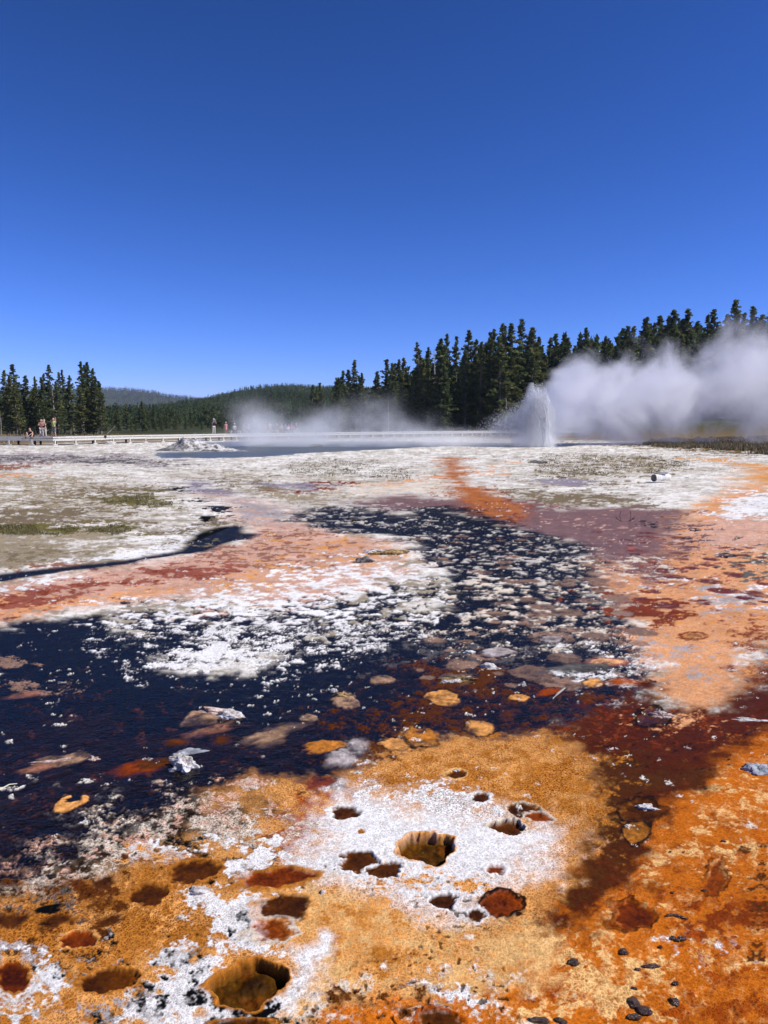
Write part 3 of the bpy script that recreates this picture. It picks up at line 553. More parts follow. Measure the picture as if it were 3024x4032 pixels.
def water_mat(name,tint,ior,rough,bs,bd,scale=(1,1),refl=1.0):
    N=NT(name); pos=N.n('NewGeometry').outputs['Position']
    m=N.n('Mapping'); N.set(m,'Vector',pos); N.set(m,'Scale',(scale[0],scale[1],1))
    h=N.mt('ADD',N.noise(m.outputs[0],9,4,.6,.4),N.mt('MULTIPLY',N.noise(m.outputs[0],42,3,.6),.35))
    bp=N.n('Bump',{'Strength':bs,'Distance':bd,'Height':h})
    fr=N.n('Fresnel',{'IOR':ior,'Normal':bp})
    g=N.n('BsdfGlossy',{'Roughness':rough,'Normal':bp}); t=N.n('BsdfTransparent',{'Color':(*tint,1)})
    mx=N.n('MixShader'); N.set(mx,0,N.mt('MULTIPLY',fr,refl)); N.set(mx,1,t); N.set(mx,2,g); N.set(N.o,0,mx); return N.m
def sheet(name,pts,z,mat):
    bm=bmesh.new(); vs=[]
    for sx,sy in pts:
        x,y=ground_pt(sx,sy); vs.append(bm.verts.new((x,y,z)))
    bm.faces.new(vs); bmesh.ops.triangulate(bm,faces=bm.faces[:])
    return bm_obj(name,bm,mat)
build_ground()
d=1/.54861
wat=[(-700,1130),(-500,1120),(0,1230),(200,1215),(420,1170),(520,1130),(440,1090),(390,1030),(430,1015),(560,1020),(640,1080),(640,1035),(840,1040),(860,1065),(940,1060),(1000,985),(1080,985),(1080,1050),(1230,1085),(1450,1090),(1600,1020),(1800,1060),(1900,1200),(1900,1640),(1650,1640),(1480,1640),(1330,1590),(1200,1602),(1000,1630),(900,1660),(800,1695),(700,1718),(560,1730),(400,1790),(250,1850),(100,1900),(-100,1960),(-500,2000)]
tag(sheet('runoff_water',[(a*d,b*d) for a,b in wat],0.0,water_mat('dark_runoff_water',(.93,.91,.90),1.12,.07,.8,.016,refl=.10)),'shallow dark runoff water between crusts','water',kind='structure')
pw=[(a,b) for a,b in POOL]
tag(sheet('hot_spring_water',[(600,1797),(655,1809),(840,1808),(985,1803),(1106,1796),(1303,1783),(1474,1774),(1706,1762),(2010,1761),(2230,1762),(2280,1751),(2000,1744),(1500,1737),(1000,1737),(800,1741),(850,1760),(790,1774),(620,1782)],.004,water_mat('hot_spring_water',(.70,.76,.80),1.33,.3,.5,.02,refl=.42)),'blue grey hot spring pool with steam over it','water',kind='structure')

# ================================================================== pines
def fol_mat(name,a,b):
    N=NT(name); at=N.n('Attribute',attribute_name='col').outputs['Color']
    oi=N.n('ObjectInfo').outputs['Random']
    c=N.mix(oi,(*a,1),(*b,1)); c=N.mix(1,c,at,'MULTIPLY')
    p=N.n('BsdfPrincipled',{'Base Color':c,'Roughness':.75,'Specular IOR Level':.2}); tl=N.n('BsdfTranslucent',{'Color':c}); mx=N.n('MixShader',{0:.35}); N.set(mx,1,p); N.set(mx,2,tl)
    N.set(N.o,0,mx); return N.m
M_fol=fol_mat('pine_needles',(.15,.17,.055),(.085,.115,.045))
M_folb=fol_mat('far_pine_needles',(.070,.098,.030),(.070,.098,.030))
M_folc=fol_mat('hazy_hill_pines',(.075,.085,.085),(.075,.085,.085))
M_bark=simple('pine_bark',(.26,.22,.18),.95,.45,3)
M_dead=simple('weathered_dead_wood',(.42,.38,.33),.9,.35,5)
def leaf_tris(P,size,rg,flat=.5):
    n=len(P); d1=rg.normal(size=(n,3)); d1[:,2]*=flat; d1/=np.linalg.norm(d1,axis=1)[:,None]
    d2=rg.normal(size=(n,3)); d2[:,2]*=flat; d2-=d1*(d1*d2).sum(1)[:,None]; d2/=np.linalg.norm(d2,axis=1)[:,None]+1e-9
    s=size*rg.uniform(.6,1.35,(n,1)); V=np.stack([P-d1*s*.5,P+d1*s*.5+d2*s*.15,P+d2*s*.75],1).reshape(-1,3)
    return V,np.arange(n*3).reshape(-1,3)
def pine_meshes(seed,cb,wid,nb,dens,leaf,lean=.01,dead=10):
    """height 1: crown made of needle clumps on whorled limbs, tapered trunk with bare dead limbs below"""
    rg=np.random.RandomState(seed); P=[];C=[]
    bend=rg.uniform(-lean,lean,2)
    bm=bmesh.new()
    ax=lambda t:Vector((bend[0]*t*t,bend[1]*t*t,t))
    tube(bm,[ax(t) for t in (0,.2,.45,.7,.9,.99)],[.0125,.0105,.0085,.0055,.0026,.001],7)
    for k in range(nb):
        t=cb+(1-cb)*((k+rg.rand())/nb)**.92
        rel=(t-cb)/(1-cb)
        prof=(1-rel)**.8*(.55+.45*min(1,rel*5))+.02
        L=wid*prof*rg.uniform(.55,1.2)*(1 if rg.rand()>.1 else .5); az=rg.uniform(0,6.283); up=rg.uniform(-.15,.4)+.35*rel
        b=ax(t); dr=Vector((math.cos(az),math.sin(az),up))
        if rel<.8: tube(bm,[b,b+dr*L*.85],[.0028,.0008],4)
        m=max(4,int(dens*(L/wid+.15))); q=rg.uniform(.1,1.0,m)**.75
        pt=np.array(b)[None]+np.array(dr)[None]*(L*q)[:,None]+rg.normal(size=(m,3))*np.array([.2,.2,.12])*wid*.42*(.2+.8*prof)*(.35+.65*(1-abs(q-.7)))[:,None]
        pt[:,2]-=.12*L*q*q*(1-rel)
        P.append(pt); C.append(np.repeat(rg.uniform(.6,1.45,(1,1))*np.array([[1+rg.uniform(-.1,.18),1,1+rg.uniform(-.15,.1)]]),m,0))
    m=26; zt=rg.uniform(.90,1.0,m); P.append(np.column_stack([rg.normal(0,1,m)*.05*(1.02-zt)+bend[0],rg.normal(0,1,m)*.05*(1.02-zt)+bend[1],zt])); C.append(np.ones((m,3)))
    for k in range(dead):
        t=rg.uniform(.08,max(cb*1.3,.25)); az=rg.uniform(0,6.283); L=wid*rg.uniform(.4,.9)
        tube(bm,[ax(t),ax(t)+Vector((math.cos(az)*L,math.sin(az)*L,-L*.1))],[.0026,.0008],4)
    P=np.concatenate(P); C=np.concatenate(C); V,F=leaf_tris(P,leaf,rg,.55)
    crown=mesh_np('crown',V,F,[M_fol],np.repeat(C,3,0))
    tm=bpy.data.meshes.new('trunk'); bm.to_mesh(tm); bm.free(); tm.materials.append(M_bark)
    return crown,tm
VAR=[pine_meshes(1,.18,.145,92,58,.023),pine_meshes(2,.10,.165,104,60,.023),pine_meshes(3,.30,.125,70,58,.022),pine_meshes(4,.06,.175,112,58,.023),
     pine_meshes(5,.24,.12,80,54,.022,.03),pine_meshes(6,.42,.11,52,50,.021,.03,16),pine_meshes(7,.15,.15,90,56,.023,.02),pine_meshes(8,.04,.20,120,60,.024),
     pine_meshes(9,.55,.09,34,44,.021,.04,20)]
rgt=np.random.RandomState(11)
def pine(x,y,h,v,label,group,wx=1,name='pine_tree'):
    r=empty(name,(x,y,gz(x,y)-.1),rgt.uniform(0,6.28)); r.scale=(h*wx,h*wx,h)
    tag(r,label,'tree',group)
    c,t=VAR[v]; link('crown',c,r); link('trunk',t,r); return r
ORD=['first','second','third','fourth','fifth','sixth','seventh','eighth','ninth','tenth','eleventh','twelfth','thirteenth','fourteenth','fifteenth','sixteenth','seventeenth','eighteenth','nineteenth','twentieth']
def ordw(i):
    if i<20: return ORD[i]
    t=['twenty','thirty','forty','fifty','sixty'][(i+1)//10-2]; r=(i+1)%10
    return {'twenty':'twentieth','thirty':'thirtieth','forty':'fortieth','fifty':'fiftieth','sixty':'sixtieth'}[t] if r==0 else t+'-'+ORD[r-1]
def place_top(sx,sy,Y,v,label,group,wx=1):
    x=(sx-1512)/2989*Y; z=CAMH+(1668-sy)/2989*Y*1.0068
    b=gz(x,Y)-.1; return pine(x,Y,z-b,v,label,group,wx)
def stand(tops,crop,sc,Yf,nm,fills,group,vs):
    pts=sorted([(crop[0]+a/sc,crop[1]+b/sc) for a,b in tops])
    for i,(sx,sy) in enumerate(pts):
        Y=Yf(sx)+rgt.uniform(-9,12)
        place_top(sx,sy,Y,vs[i%len(vs)],'pine with the %s top from the left in %s'%(ordw(i),nm),group,rgt.uniform(1.1,1.55))
    n=0
    while n<fills:
        i=rgt.randint(len(pts)); sx,sy=pts[i]; sx+=rgt.uniform(-45,45)
        base=1708; hh=(base-sy)*rgt.uniform(.48,.93); Y=Yf(sx)+rgt.uniform(-16,22)
        near=Y<Yf(sx)
        place_top(sx,base-hh,Y,rgt.choice([0,1,3,6,7,1,3]),('lower green pine at the front edge of %s' if near else 'shorter pine inside %s')%nm,group+(' front edge' if near else ' interior'),rgt.uniform(1.0,1.5)); n+=1
stand([(0,455),(-90,400),(130,215),(242,140),(387,280),(515,293),(600,305),(705,148),(800,240),(870,205),(985,282),(1115,105),(1165,150),(1208,118),(1290,285),(1345,350)],(0,1400),3.318,lambda s:138,'the left stand',34,'pines of the left stand',[1,3,6,0,1,2,3,0,4,2,5,4,0,7,1])
stand([(55,495),(118,483),(235,445),(275,470),(322,390),(360,325),(405,415),(440,420),(522,403),(597,320),(640,350),(680,320),(722,308),(805,325),(842,200),(905,238),(980,178),(1015,143),(1090,158),(1175,120),(1215,185),(1250,220),(1330,130),(1360,115),(1395,70),(1435,85),(1480,70),(1560,38),(1650,195)],(1200,1250),1.843,lambda s:168-(s-1200)*.012,'the long middle forest',108,'pines of the long middle forest',[8,0,1,2,1,3,4,8,1,0,6,2,1,4,8,5,0,4,2,0,6,3,2,4,5,2,3,1])
stand([(15,340),(95,345),(128,318),(168,375),(215,345),(270,415),(345,280),(400,375),(480,335),(515,365),(560,335),(625,268),(665,270),(725,222),(765,205),(790,245),(820,245),(860,200),(905,200),(950,157),(1010,220),(1055,150),(1105,235),(1188,192),(1252,155),(1300,200),(1358,95),(1400,160),(1440,178),(1505,138),(1550,190),(1630,98),(1760,120),(1850,60),(1960,110)],(2100,1150),1.7955,lambda s:172-(s-2100)*.01,'the forest behind the big steam cloud',54,'pines of the forest behind the big steam cloud',[0,3,1,6,1,0,3,7,2,0,1,7,3,4,2,1,0,3,6,1,0,1,3,2,4,6,7,1,0,3,1])
YT=[(470,1612,190),(505,1600,200),(540,1632,185),(566,1583,180),(590,1622,190),(612,1612,205),(640,1640,200),(660,1608,240),(690,1655,210),(700,1636,240),(735,1650,230),(760,1640,250),(800,1655,230),(835,1648,250),(450,1640,180),(524,1650,178),(620,1662,180),(880,1652,240),(905,1640,250),(950,1650,230),(1000,1655,240),(1050,1648,240),(1110,1640,230),(1160,1645,220)]
for i,(sx,sy,Y) in enumerate(YT):
    place_top(sx,sy,Y,[7,3,1][i%3],'young bushy pine, %s from the left in the low row between the stands'%ordw(sorted(YT).index((sx,sy,Y))),'young pines of the low row between the stands',1.5)
# dead snags
def snag(sx,sy,Y,label,h=None,seed=1):
    rg=np.random.RandomState(seed); x=(sx-1512)/2989*Y; b=gz(x,Y); h=CAMH+(1668-sy)/2989*Y-b
    bm=bmesh.new(); tube(bm,[(0,0,-.1),(.02*h,0,h*.5),(0,0,h)],[.016*h,.011*h,.003*h],7); r=empty('dead_tree',(x,Y,b)); bm_obj('trunk',bm,M_dead,r)
    bm=bmesh.new()
    for k in range(26):
        t=rg.uniform(.25,.97)*h; az=rg.uniform(0,6.28); L=h*.16*(1.15-t/h)*rg.uniform(.6,1.4)
        a=Vector((.02*h*math.sin(t/h*3.14),0,t)); tube(bm,[a,a+Vector((math.cos(az)*L*.6,math.sin(az)*L*.6,L*.08)),a+Vector((math.cos(az)*L,math.sin(az)*L,-L*.25))],[.0045*h,.003*h,.001*h],4)
    bm_obj('branches',bm,M_dead,r); tag(r,label,'tree'); return r
snag(2560,1622,98,'bare white dead sapling standing inside the big steam cloud',seed=2)
snag(925,1628,108,'bare grey dead tree behind the people on the benches',seed=3)
snag(1705,1385,150,'thin leafless dead pine poking up between the tall middle pines',seed=4)
snag(220,1515,126,'grey dead tree with drooping limbs in the middle of the left stand',seed=5)
snag(1985,1500,146,'pale leaning dead trunk just left of the fountain top',seed=6)
snag(1528,1580,146,'straight pale dead trunk at the front of the middle forest',seed=7)
snag(12,1620,118,'grey dead pine trunk at the far left edge of the photo',seed=8)

# forest masses on the hills (thousands of crowns reading as one wood)
def forest_mass(name,label,Y0,Y1,u0,u1,n,h0,h1,tri,mat,seed,keep=None,cell=0):
    rg=np.random.RandomState(seed)
    Y=np.sqrt(rg.uniform(Y0*Y0,Y1*Y1,n)); u=rg.uniform(u0,u1,n); X=u*Y
    if keep is not None: k=keep(u,Y); X,Y=X[k],Y[k]
    n=len(X); Z=terr(X,Y); h=rg.uniform(h0,h1,n)*(.8+.4*fbm(X*.02,Y*.02,2,3)); t=rg.uniform(0,1,(n,tri))**.8
    wd=h*rg.uniform(.13,.2,n); az=rg.uniform(0,6.283,(n,tri)); rr=(1-t)*rg.uniform(.35,1.05,(n,tri))*wd[:,None]
    P=np.stack([X[:,None]+np.cos(az)*rr,Y[:,None]+np.sin(az)*rr,Z[:,None]+h[:,None]*(.08+.92*t)],-1)
    sz=(wd[:,None]*(.35+.95*(1-t)))[:,:,None]
    a=rg.normal(size=P.shape); a/=np.linalg.norm(a,axis=2)[:,:,None]; b=rg.normal(size=P.shape); b-=a*(a*b).sum(2)[:,:,None]; b/=np.linalg.norm(b,axis=2)[:,:,None]
    V=np.stack([P-a*sz*.55,P+a*sz*.55,P+b*sz*.9+np.array([0,0,1])*sz*.35],2).reshape(-1,3)
    tone=rg.uniform(.6,1.4,n)*(.7+.6*fbm(X*.012,Y*.012,3,8)); c=np.stack([tone*rg.uniform(.85,1.25,n),tone,tone*rg.uniform(.8,1.1,n)],1)
    if cell: 
        g=ss(.5,.62,fbm(X*.004+9,Y*.004,3,12))[:,None]*(rg.rand(n,1)>.35); c=c*(1-g)+np.array([2.0,1.75,1.7])*g
    me=mesh_np(name,V,np.arange(len(V)).reshape(-1,3),[mat],np.repeat(c,tri*3,0))
    tag(link(name,me),label,'forest',kind='stuff')
forest_mass('hillside_forest','dense green pine forest covering the middle hill',300,1380,-.44,.34,20000,7,10.5,22,M_folb,1)
forest_mass('distant_forest','grey blue burnt pine forest covering the distant hill',2050,3250,-.62,-.16,12000,12,17,9,M_folc,2,cell=1)
forest_mass('backdrop_forest','dark pine wood behind the right forest edge',200,300,.03,.62,1900,14,20,60,M_folb,3)
forest_mass('backdrop_forest','dark pine wood behind the left stand',170,300,-.62,-.42,420,6,9,60,M_folb,4)

# ================================================================== boardwalk
M_white=simple('weathered_white_lumber',(.66,.64,.58),.7,.22,9,bump=.3)
M_plank=simple('grey_deck_plank',(.40,.36,.31),.85,.3,7,bump=.3)
M_darkpost=simple('dark_timber',(.05,.035,.025),.85,.4,8)
M_green=simple('pale_green_post',(.50,.62,.46),.7,.2,9)
path=[ground_pt(-420,1755),ground_pt(-60,1753),ground_pt(210,1754),ground_pt(417,1748),ground_pt(577,1743),ground_pt(800,1737.5),ground_pt(1030,1731),ground_pt(1240,1727),ground_pt(1740,1717.5),ground_pt(1960,1714.5),ground_pt(2300,1713)]
BW=empty('boardwalk',(path[3][0],path[3][1],0)); tag(BW,'long low white edged boardwalk on posts crossing the flats behind the pool','boardwalk')
def bwl(o): o.matrix_parent_inverse=Matrix.Translation(-Vector((path[3][0],path[3][1],0))); return o
bd=bmesh.new(); bf=bmesh.new(); bc=bmesh.new(); 
DECK=.60; WID=2.2; posts=[]; acc=0; nxt=1.0
for i in range(len(path)-1):
    a=Vector((*path[i],0)); b=Vector((*path[i+1],0)); dv=b-a; L=dv.length; dn=dv/L; nn=Vector((-dn.y,dn.x,0)); ang=math.atan2(dn.y,dn.x)
    if L<.01: continue
    wig=.05 if i%2 else 0
    m=int(L/.24)
    for k in range(m):
        c=a+dn*(L*(k+.5)/m)+nn*(WID/2+.03); box(bd,(c.x,c.y,DECK-.02),(L/m-.012,WID,.04),ang)
    c=(a+b)/2
    box(bf,(c.x,c.y,.47+wig*.5),(L-.02,.05,.17),ang); c2=c+nn*WID; box(bf,(c2.x,c2.y,.47),(L-.02,.05,.2),ang)
    c1=c+nn*.08; box(bc,(c1.x,c1.y,.69+wig*.4),(L-.02,.1,.10),ang); c3=c+nn*(WID-.03); box(bc,(c3.x,c3.y,.69),(L-.02,.1,.10),ang)
    while nxt<acc+L:
        posts.append((a+dn*(nxt-acc),nn,ang)); nxt+=2.15
    for k in range(int(L/1.4)):
        p=a+dn*(k+.5)*1.4+nn*.08; box(bc,(p.x,p.y,.615),(.16,.08,.05),ang)
    acc+=L
bwl(bm_obj('deck',bd,M_plank,BW)); bwl(bm_obj('side_board',bf,M_white,BW)); bwl(bm_obj('curb_rail',bc,M_white,BW))
posts=[p for p in posts if -38<p[0].x<22][:48]
for i,(p,nn,ang) in enumerate(posts):
    bm=bmesh.new(); q=p-nn*.04; box(bm,(q.x,q.y,.22),(.11,.1,.5),ang); box(bm,(q.x,q.y,.06),(.42,.16,.07),ang)
    o=bwl(bm_obj('post',bm,M_green if i==7 else M_white,BW))
    if i==7: o['label']='pale green painted post'
    bm=bmesh.new(); q=p+nn*(WID-.15)-Vector((.4,0,0)); box(bm,(q.x,q.y,.24),(.14,.12,.42),ang); bwl(bm_obj('rear_post',bm,M_darkpost,BW))
p=Vector((*ground_pt(417,1748),0)); bm=bmesh.new(); box(bm,(p.x,p.y-.06,.68),(.22,.1,.2),.3,.02); bwl(bm_obj('joint_bracket',bm,M_darkpost,BW))

def deck_at(sx,back=.9,z=DECK):
    """point on the boardwalk deck seen at photo column sx, 'back' metres behind its front edge"""
    u=(sx-1512)/2989*.9933
    for i in range(len(path)-1):
        a,b=Vector(path[i]),Vector(path[i+1]); d_=b-a; n_=Vector((-d_.y,d_.x)).normalized(); a2=a+n_*back; 
        den=d_.x-u*d_.y
        if abs(den)<1e-9: continue
        t=(u*a2.y-a2.x)/den
        if -1e-3<=t<=1.001: q=a2+d_*t; return Vector((q.x,q.y,z)),math.atan2(d_.y,d_.x)
    raise ValueError(sx)
# benches
for i,(sx,lb) in enumerate([(925,'white bench left of the seated crowd, behind the woman in pink'),(996,'white bench in the thick of the steam under the middle visitors'),(1072,'white bench with an empty end beside the tan clothed visitors'),(1142,'white bench under the brightly dressed visitors at the right of the crowd')]):
    q,ang=deck_at(sx,1.75); B=empty('bench',q,ang); tag(B,lb,'bench','benches on the far side of the boardwalk')
    bm=bmesh.new(); 
    for k in (-1,0,1): box(bm,(0,k*.13,.44),(1.95,.11,.05),0,.006)
    bm_obj('seat',bm,M_white,B)
    for s in (-1,1):
        bm=bmesh.new(); box(bm,(s*.75,0,.21),(.09,.32,.42)); bm_obj('leg',bm,M_white,B)

# ================================================================== people
def hmat(name,c,r=.8): return simple(name,c,r,.12,20,.25)
SK=[hmat('skin_light',(.62,.38,.27),.55),hmat('skin_tan',(.46,.26,.17),.55)]
def skin_obj(name,J,E,mat,parent,sub=1):
    """J: list of (x,y,z,r); E: edges; grown into one surface by the Skin modifier"""
    me=bpy.data.meshes.new(name); me.from_pydata([j[:3] for j in J],E,[]); o=link(name,me,parent)
    m=o.modifiers.new('skin','SKIN'); m.use_smooth_shade=True
    if not me.skin_vertices: 
        bpy.context.view_layer.objects.active=o; bpy.ops.object.skin_root_mark()
    sv=me.skin_vertices[0].data
    for i,j in enumerate(J):
        r=j[3]; sv[i].radius=(r if not hasattr(r,'__len__') else r[0], r if not hasattr(r,'__len__') else r[1]); sv[i].use_root=(i==0)
    s=o.modifiers.new('sub','SUBSURF'); s.levels=sub; s.render_levels=sub
    me.materials.append(mat); return o
def ball(name,c,s,mat,parent,seed=0,brim=None):
    bm=bmesh.new(); bmesh.ops.create_icosphere(bm,subdivisions=2,radius=1,matrix=Matrix.Translation(c)@Matrix.Diagonal((*s,1)))
    if brim: bmesh.ops.create_icosphere(bm,subdivisions=2,radius=1,matrix=Matrix.Translation(brim[0])@Matrix.Diagonal((*brim[1],1)))
    return bm_obj(name,bm,mat,parent,True)
CM={}
def cm(c):
    if c not in CM: CM[c]=hmat('cloth_%s'%c,{'black':(.015,.015,.018),'navy':(.03,.04,.08),'cream':(.66,.58,.48),'white':(.78,.78,.78),'pink':(.72,.30,.30),'magenta':(.62,.12,.40),
        'lime':(.62,.85,.22),'grey':(.20,.18,.18),'blue':(.14,.19,.42),'tan':(.46,.38,.28),'green':(.12,.15,.09),'khaki':(.40,.33,.24),'brown':(.10,.06,.04),'lightblue':(.45,.52,.62),'salmon':(.55,.25,.18)}[c])
    return CM[c]
def person(loc,rz,label,pose,top,low,lowlen='long',hat=None,hair='brown',skin=0,arms='down',h=1.72,dress=False,group=None,turn=0):
    """faces local -Y. pose: stand | sit | low"""
    k=h/1.72; P=empty('person',loc,rz); P.scale=(k,k,k); tag(P,label,'person',group)
    J={}
    if pose=='stand':
        pel=Vector((0,0,.95)); J['kn']=[Vector((s*.11,-.02,.50)) for s in(-1,1)]; J['an']=[Vector((s*.13,.02,.09)) for s in(-1,1)]; up=Vector((0,0,1)); fw=0
    elif pose=='sit':
        pel=Vector((0,.0,.52)); J['kn']=[Vector((s*.13,-.44,.52)) for s in(-1,1)]; J['an']=[Vector((s*.14,-.47,.09)) for s in(-1,1)]; fw=-.10
    else:
        pel=Vector((0,.12,.12)); J['kn']=[Vector((s*.26,-.22,.44)) for s in(-1,1)]; J['an']=[Vector((s*.24,-.42,.09)) for s in(-1,1)]; fw=-.26
    sp=pel+Vector((0,fw*.3,.20)); ch=pel+Vector((0,fw*.8,.42)); nk=pel+Vector((0,fw,.55)); hd=pel+Vector((0,fw-.03,.68)); tp=pel+Vector((0,fw-.02,.78))
    sh=[ch+Vector((s*.17,0,.04)) for s in(-1,1)]
    el=[];wr=[]
    for i,s in enumerate((-1,1)):
        if arms=='down': el.append(sh[i]+Vector((s*.07,.02,-.28))); wr.append(el[i]+Vector((s*.01,-.08,-.24)))
        elif arms=='phone': el.append(sh[i]+Vector((s*.05,-.20,-.16))); wr.append(Vector((s*.05,hd.y-.30,hd.z-.04)))
        elif arms=='up': el.append(sh[i]+Vector((s*.04+(.06 if s>0 else .14),-.16,-.06 if s<0 else -.12))); wr.append(Vector((.24+s*.035,hd.y-.12,hd.z+.05)))
        elif arms=='lap': el.append(sh[i]+Vector((s*.06,-.06,-.26))); wr.append(Vector((s*.06,pel.y-.26,pel.z+.13)))
        elif arms=='knees': el.append(J['kn'][i]+Vector((s*.02,-.03,.06))); wr.append(Vector((s*.05,-.48,.26)))
        elif arms=='crossed': el.append(sh[i]+Vector((s*.08,-.08,-.24))); wr.append(Vector((-s*.10,ch.y-.2,ch.z-.12)))
    V=[(*pel,(.13,.10))];E=[]
    def add(v,r,p): V.append((*v,r)); E.append((p,len(V)-1)); return len(V)-1
    a=add(sp,(.125,.09),0); b=add(ch,(.145,.10),a); c=add(nk,.055,b); d_=add(hd-Vector((0,0,.03)),(.068,.078),c); e=add(hd+Vector((0,0,.05)),(.074,.088),d_); add(tp,(.05,.055),e)
    add(hd+Vector((0,-.105,-.01)),.014,d_)      # nose
    for s in(-1,1): add(hd+Vector((s*.085,0,0)),.014,d_)   # ears
    for i,s in enumerate((-1,1)):
        q=add(sh[i],.058,b); q=add(el[i],.040,q); q=add(wr[i],.028,q)
        dr=(wr[i]-el[i]).normalized(); sd=dr.cross(Vector((0,1,.2))).normalized(); pm=wr[i]+dr*.07; q=add(pm,(.036,.02),q)
        for t in range(4): add(pm+dr*(.075,.088,.082,.065)[t]+sd*(t-1.5)*.022+dr.cross(sd)*.02,.0085,q)
        add(wr[i]+dr*.06+sd*-.06,.011,q)
        q=add(pel+Vector((s*.09,0,-.03 if pose=='stand' else 0)),.095,0); q=add((pel+Vector((s*.09,0,0))+J['kn'][i])/2,.083,q); q=add(J['kn'][i],.060,q); q=add((J['kn'][i]+J['an'][i])/2+Vector((0,.015,0)),.055,q); q=add(J['an'][i],.038,q)
    skin_obj('body',V,E,SK[skin],P)
    # top
    V=[(*sp,(.145,.112))];E=[]
    a=add(ch,(.168,.122),0); add(nk-Vector((0,0,.05)),.075,a); z0=add(pel+Vector((0,0,.03 if not dress else -.02)),(.152,.125),0)
    if dress: q=add((J['kn'][0]+J['kn'][1])/2+Vector((0,0,.12)),(.20,.17) if pose=='stand' else (.2,.11),z0)
    for i,s in enumerate((-1,1)):
        q=add(sh[i],.072,a); add(sh[i].lerp(el[i],.55 if not arms=='long' else .9),.060,q)
    skin_obj('shirt' if not dress else 'dress',V,E,cm(top),P)
    # lower
    if not dress:
        V=[(*(pel+Vector((0,0,.02))),(.148,.122))];E=[]
        for i,s in enumerate((-1,1)):
            q=add(pel+Vector((s*.09,0,-.04 if pose=='stand' else 0)),.106,0); m=(pel+Vector((s*.09,0,0))).lerp(J['kn'][i],.5); q=add(m,.098,q); kk=(pel+Vector((s*.09,0,0))).lerp(J['kn'][i],.9); q=add(kk,.082,q)
            if lowlen=='long': q=add(J['kn'][i],.078,q); add(J['kn'][i].lerp(J['an'][i],.9),.07,q)
        skin_obj('trousers' if lowlen=='long' else 'shorts',V,E,cm(low),P)
    for i,s in enumerate((-1,1)):
        bm=bmesh.new(); n_=J['an'][i]; bmesh.ops.create_icosphere(bm,subdivisions=2,radius=1,matrix=Matrix.Translation((n_.x,n_.y-.07,n_.z-.035))@Matrix.Diagonal((.05,.145,.05,1)))
        for v in bm.verts: v.co.z=max(v.co.z,n_.z-.085)
        bm_obj('shoe',bm,cm('white' if low in('grey','cream','salmon') else 'black'),P,True)
    if hat: ball('cap',tp+Vector((0,.0,.0)),(.09,.105,.06),cm(hat),P,brim=(tp+Vector((0,-.11,-.03)),(.07,.08,.012)))
    ball('hair',hd+Vector((0,.035,.045)),(.088,.092,.095),cm(hair),P)
    return P
def on_deck(sx,back): q,a=deck_at(sx,back); return q,a
G1='visitors on the left end of the boardwalk'; G2='visitors gathered behind the pool'
q,a=on_deck(120,.35); person(q,a*.3,'person in black shirt crouched low with forearms on knees, left of the others','low','black','black','short',arms='knees',h=1.75,group=G1,skin=0)
q,a=on_deck(162,.9); pp=person(q,.25,'person in cream trousers with crossed arms beside a black clad visitor','stand','salmon','cream',arms='crossed',h=1.66,group=G1)
q,a=on_deck(174,1.0); person(q,-.1,'person in long black top holding a phone up before the face','stand','black','cream',arms='phone',h=1.64,group=G1,hair='tan')
q,a=on_deck(211,.7); P=person(q,-.1,'person in bright lime shirt and grey shorts raising a camera','stand','lime','grey','short',arms='up',h=1.76,group=G1,hair='salmon')
bm=bmesh.new(); tube(bm,[(-.15,-.125,1.44),(0,-.165,1.2),(.15,-.13,1.0)],.018,5); bm_obj('camera_strap',bm,cm('black'),P)
bm=bmesh.new(); tube(bm,[(-.17,0,.99),(-.1,-.15,.98),(.1,-.15,.98),(.17,0,.99),(.1,.14,.98),(-.1,.14,.98),(-.17,0,.99)],.022,5); bm_obj('belt',bm,cm('green'),P)
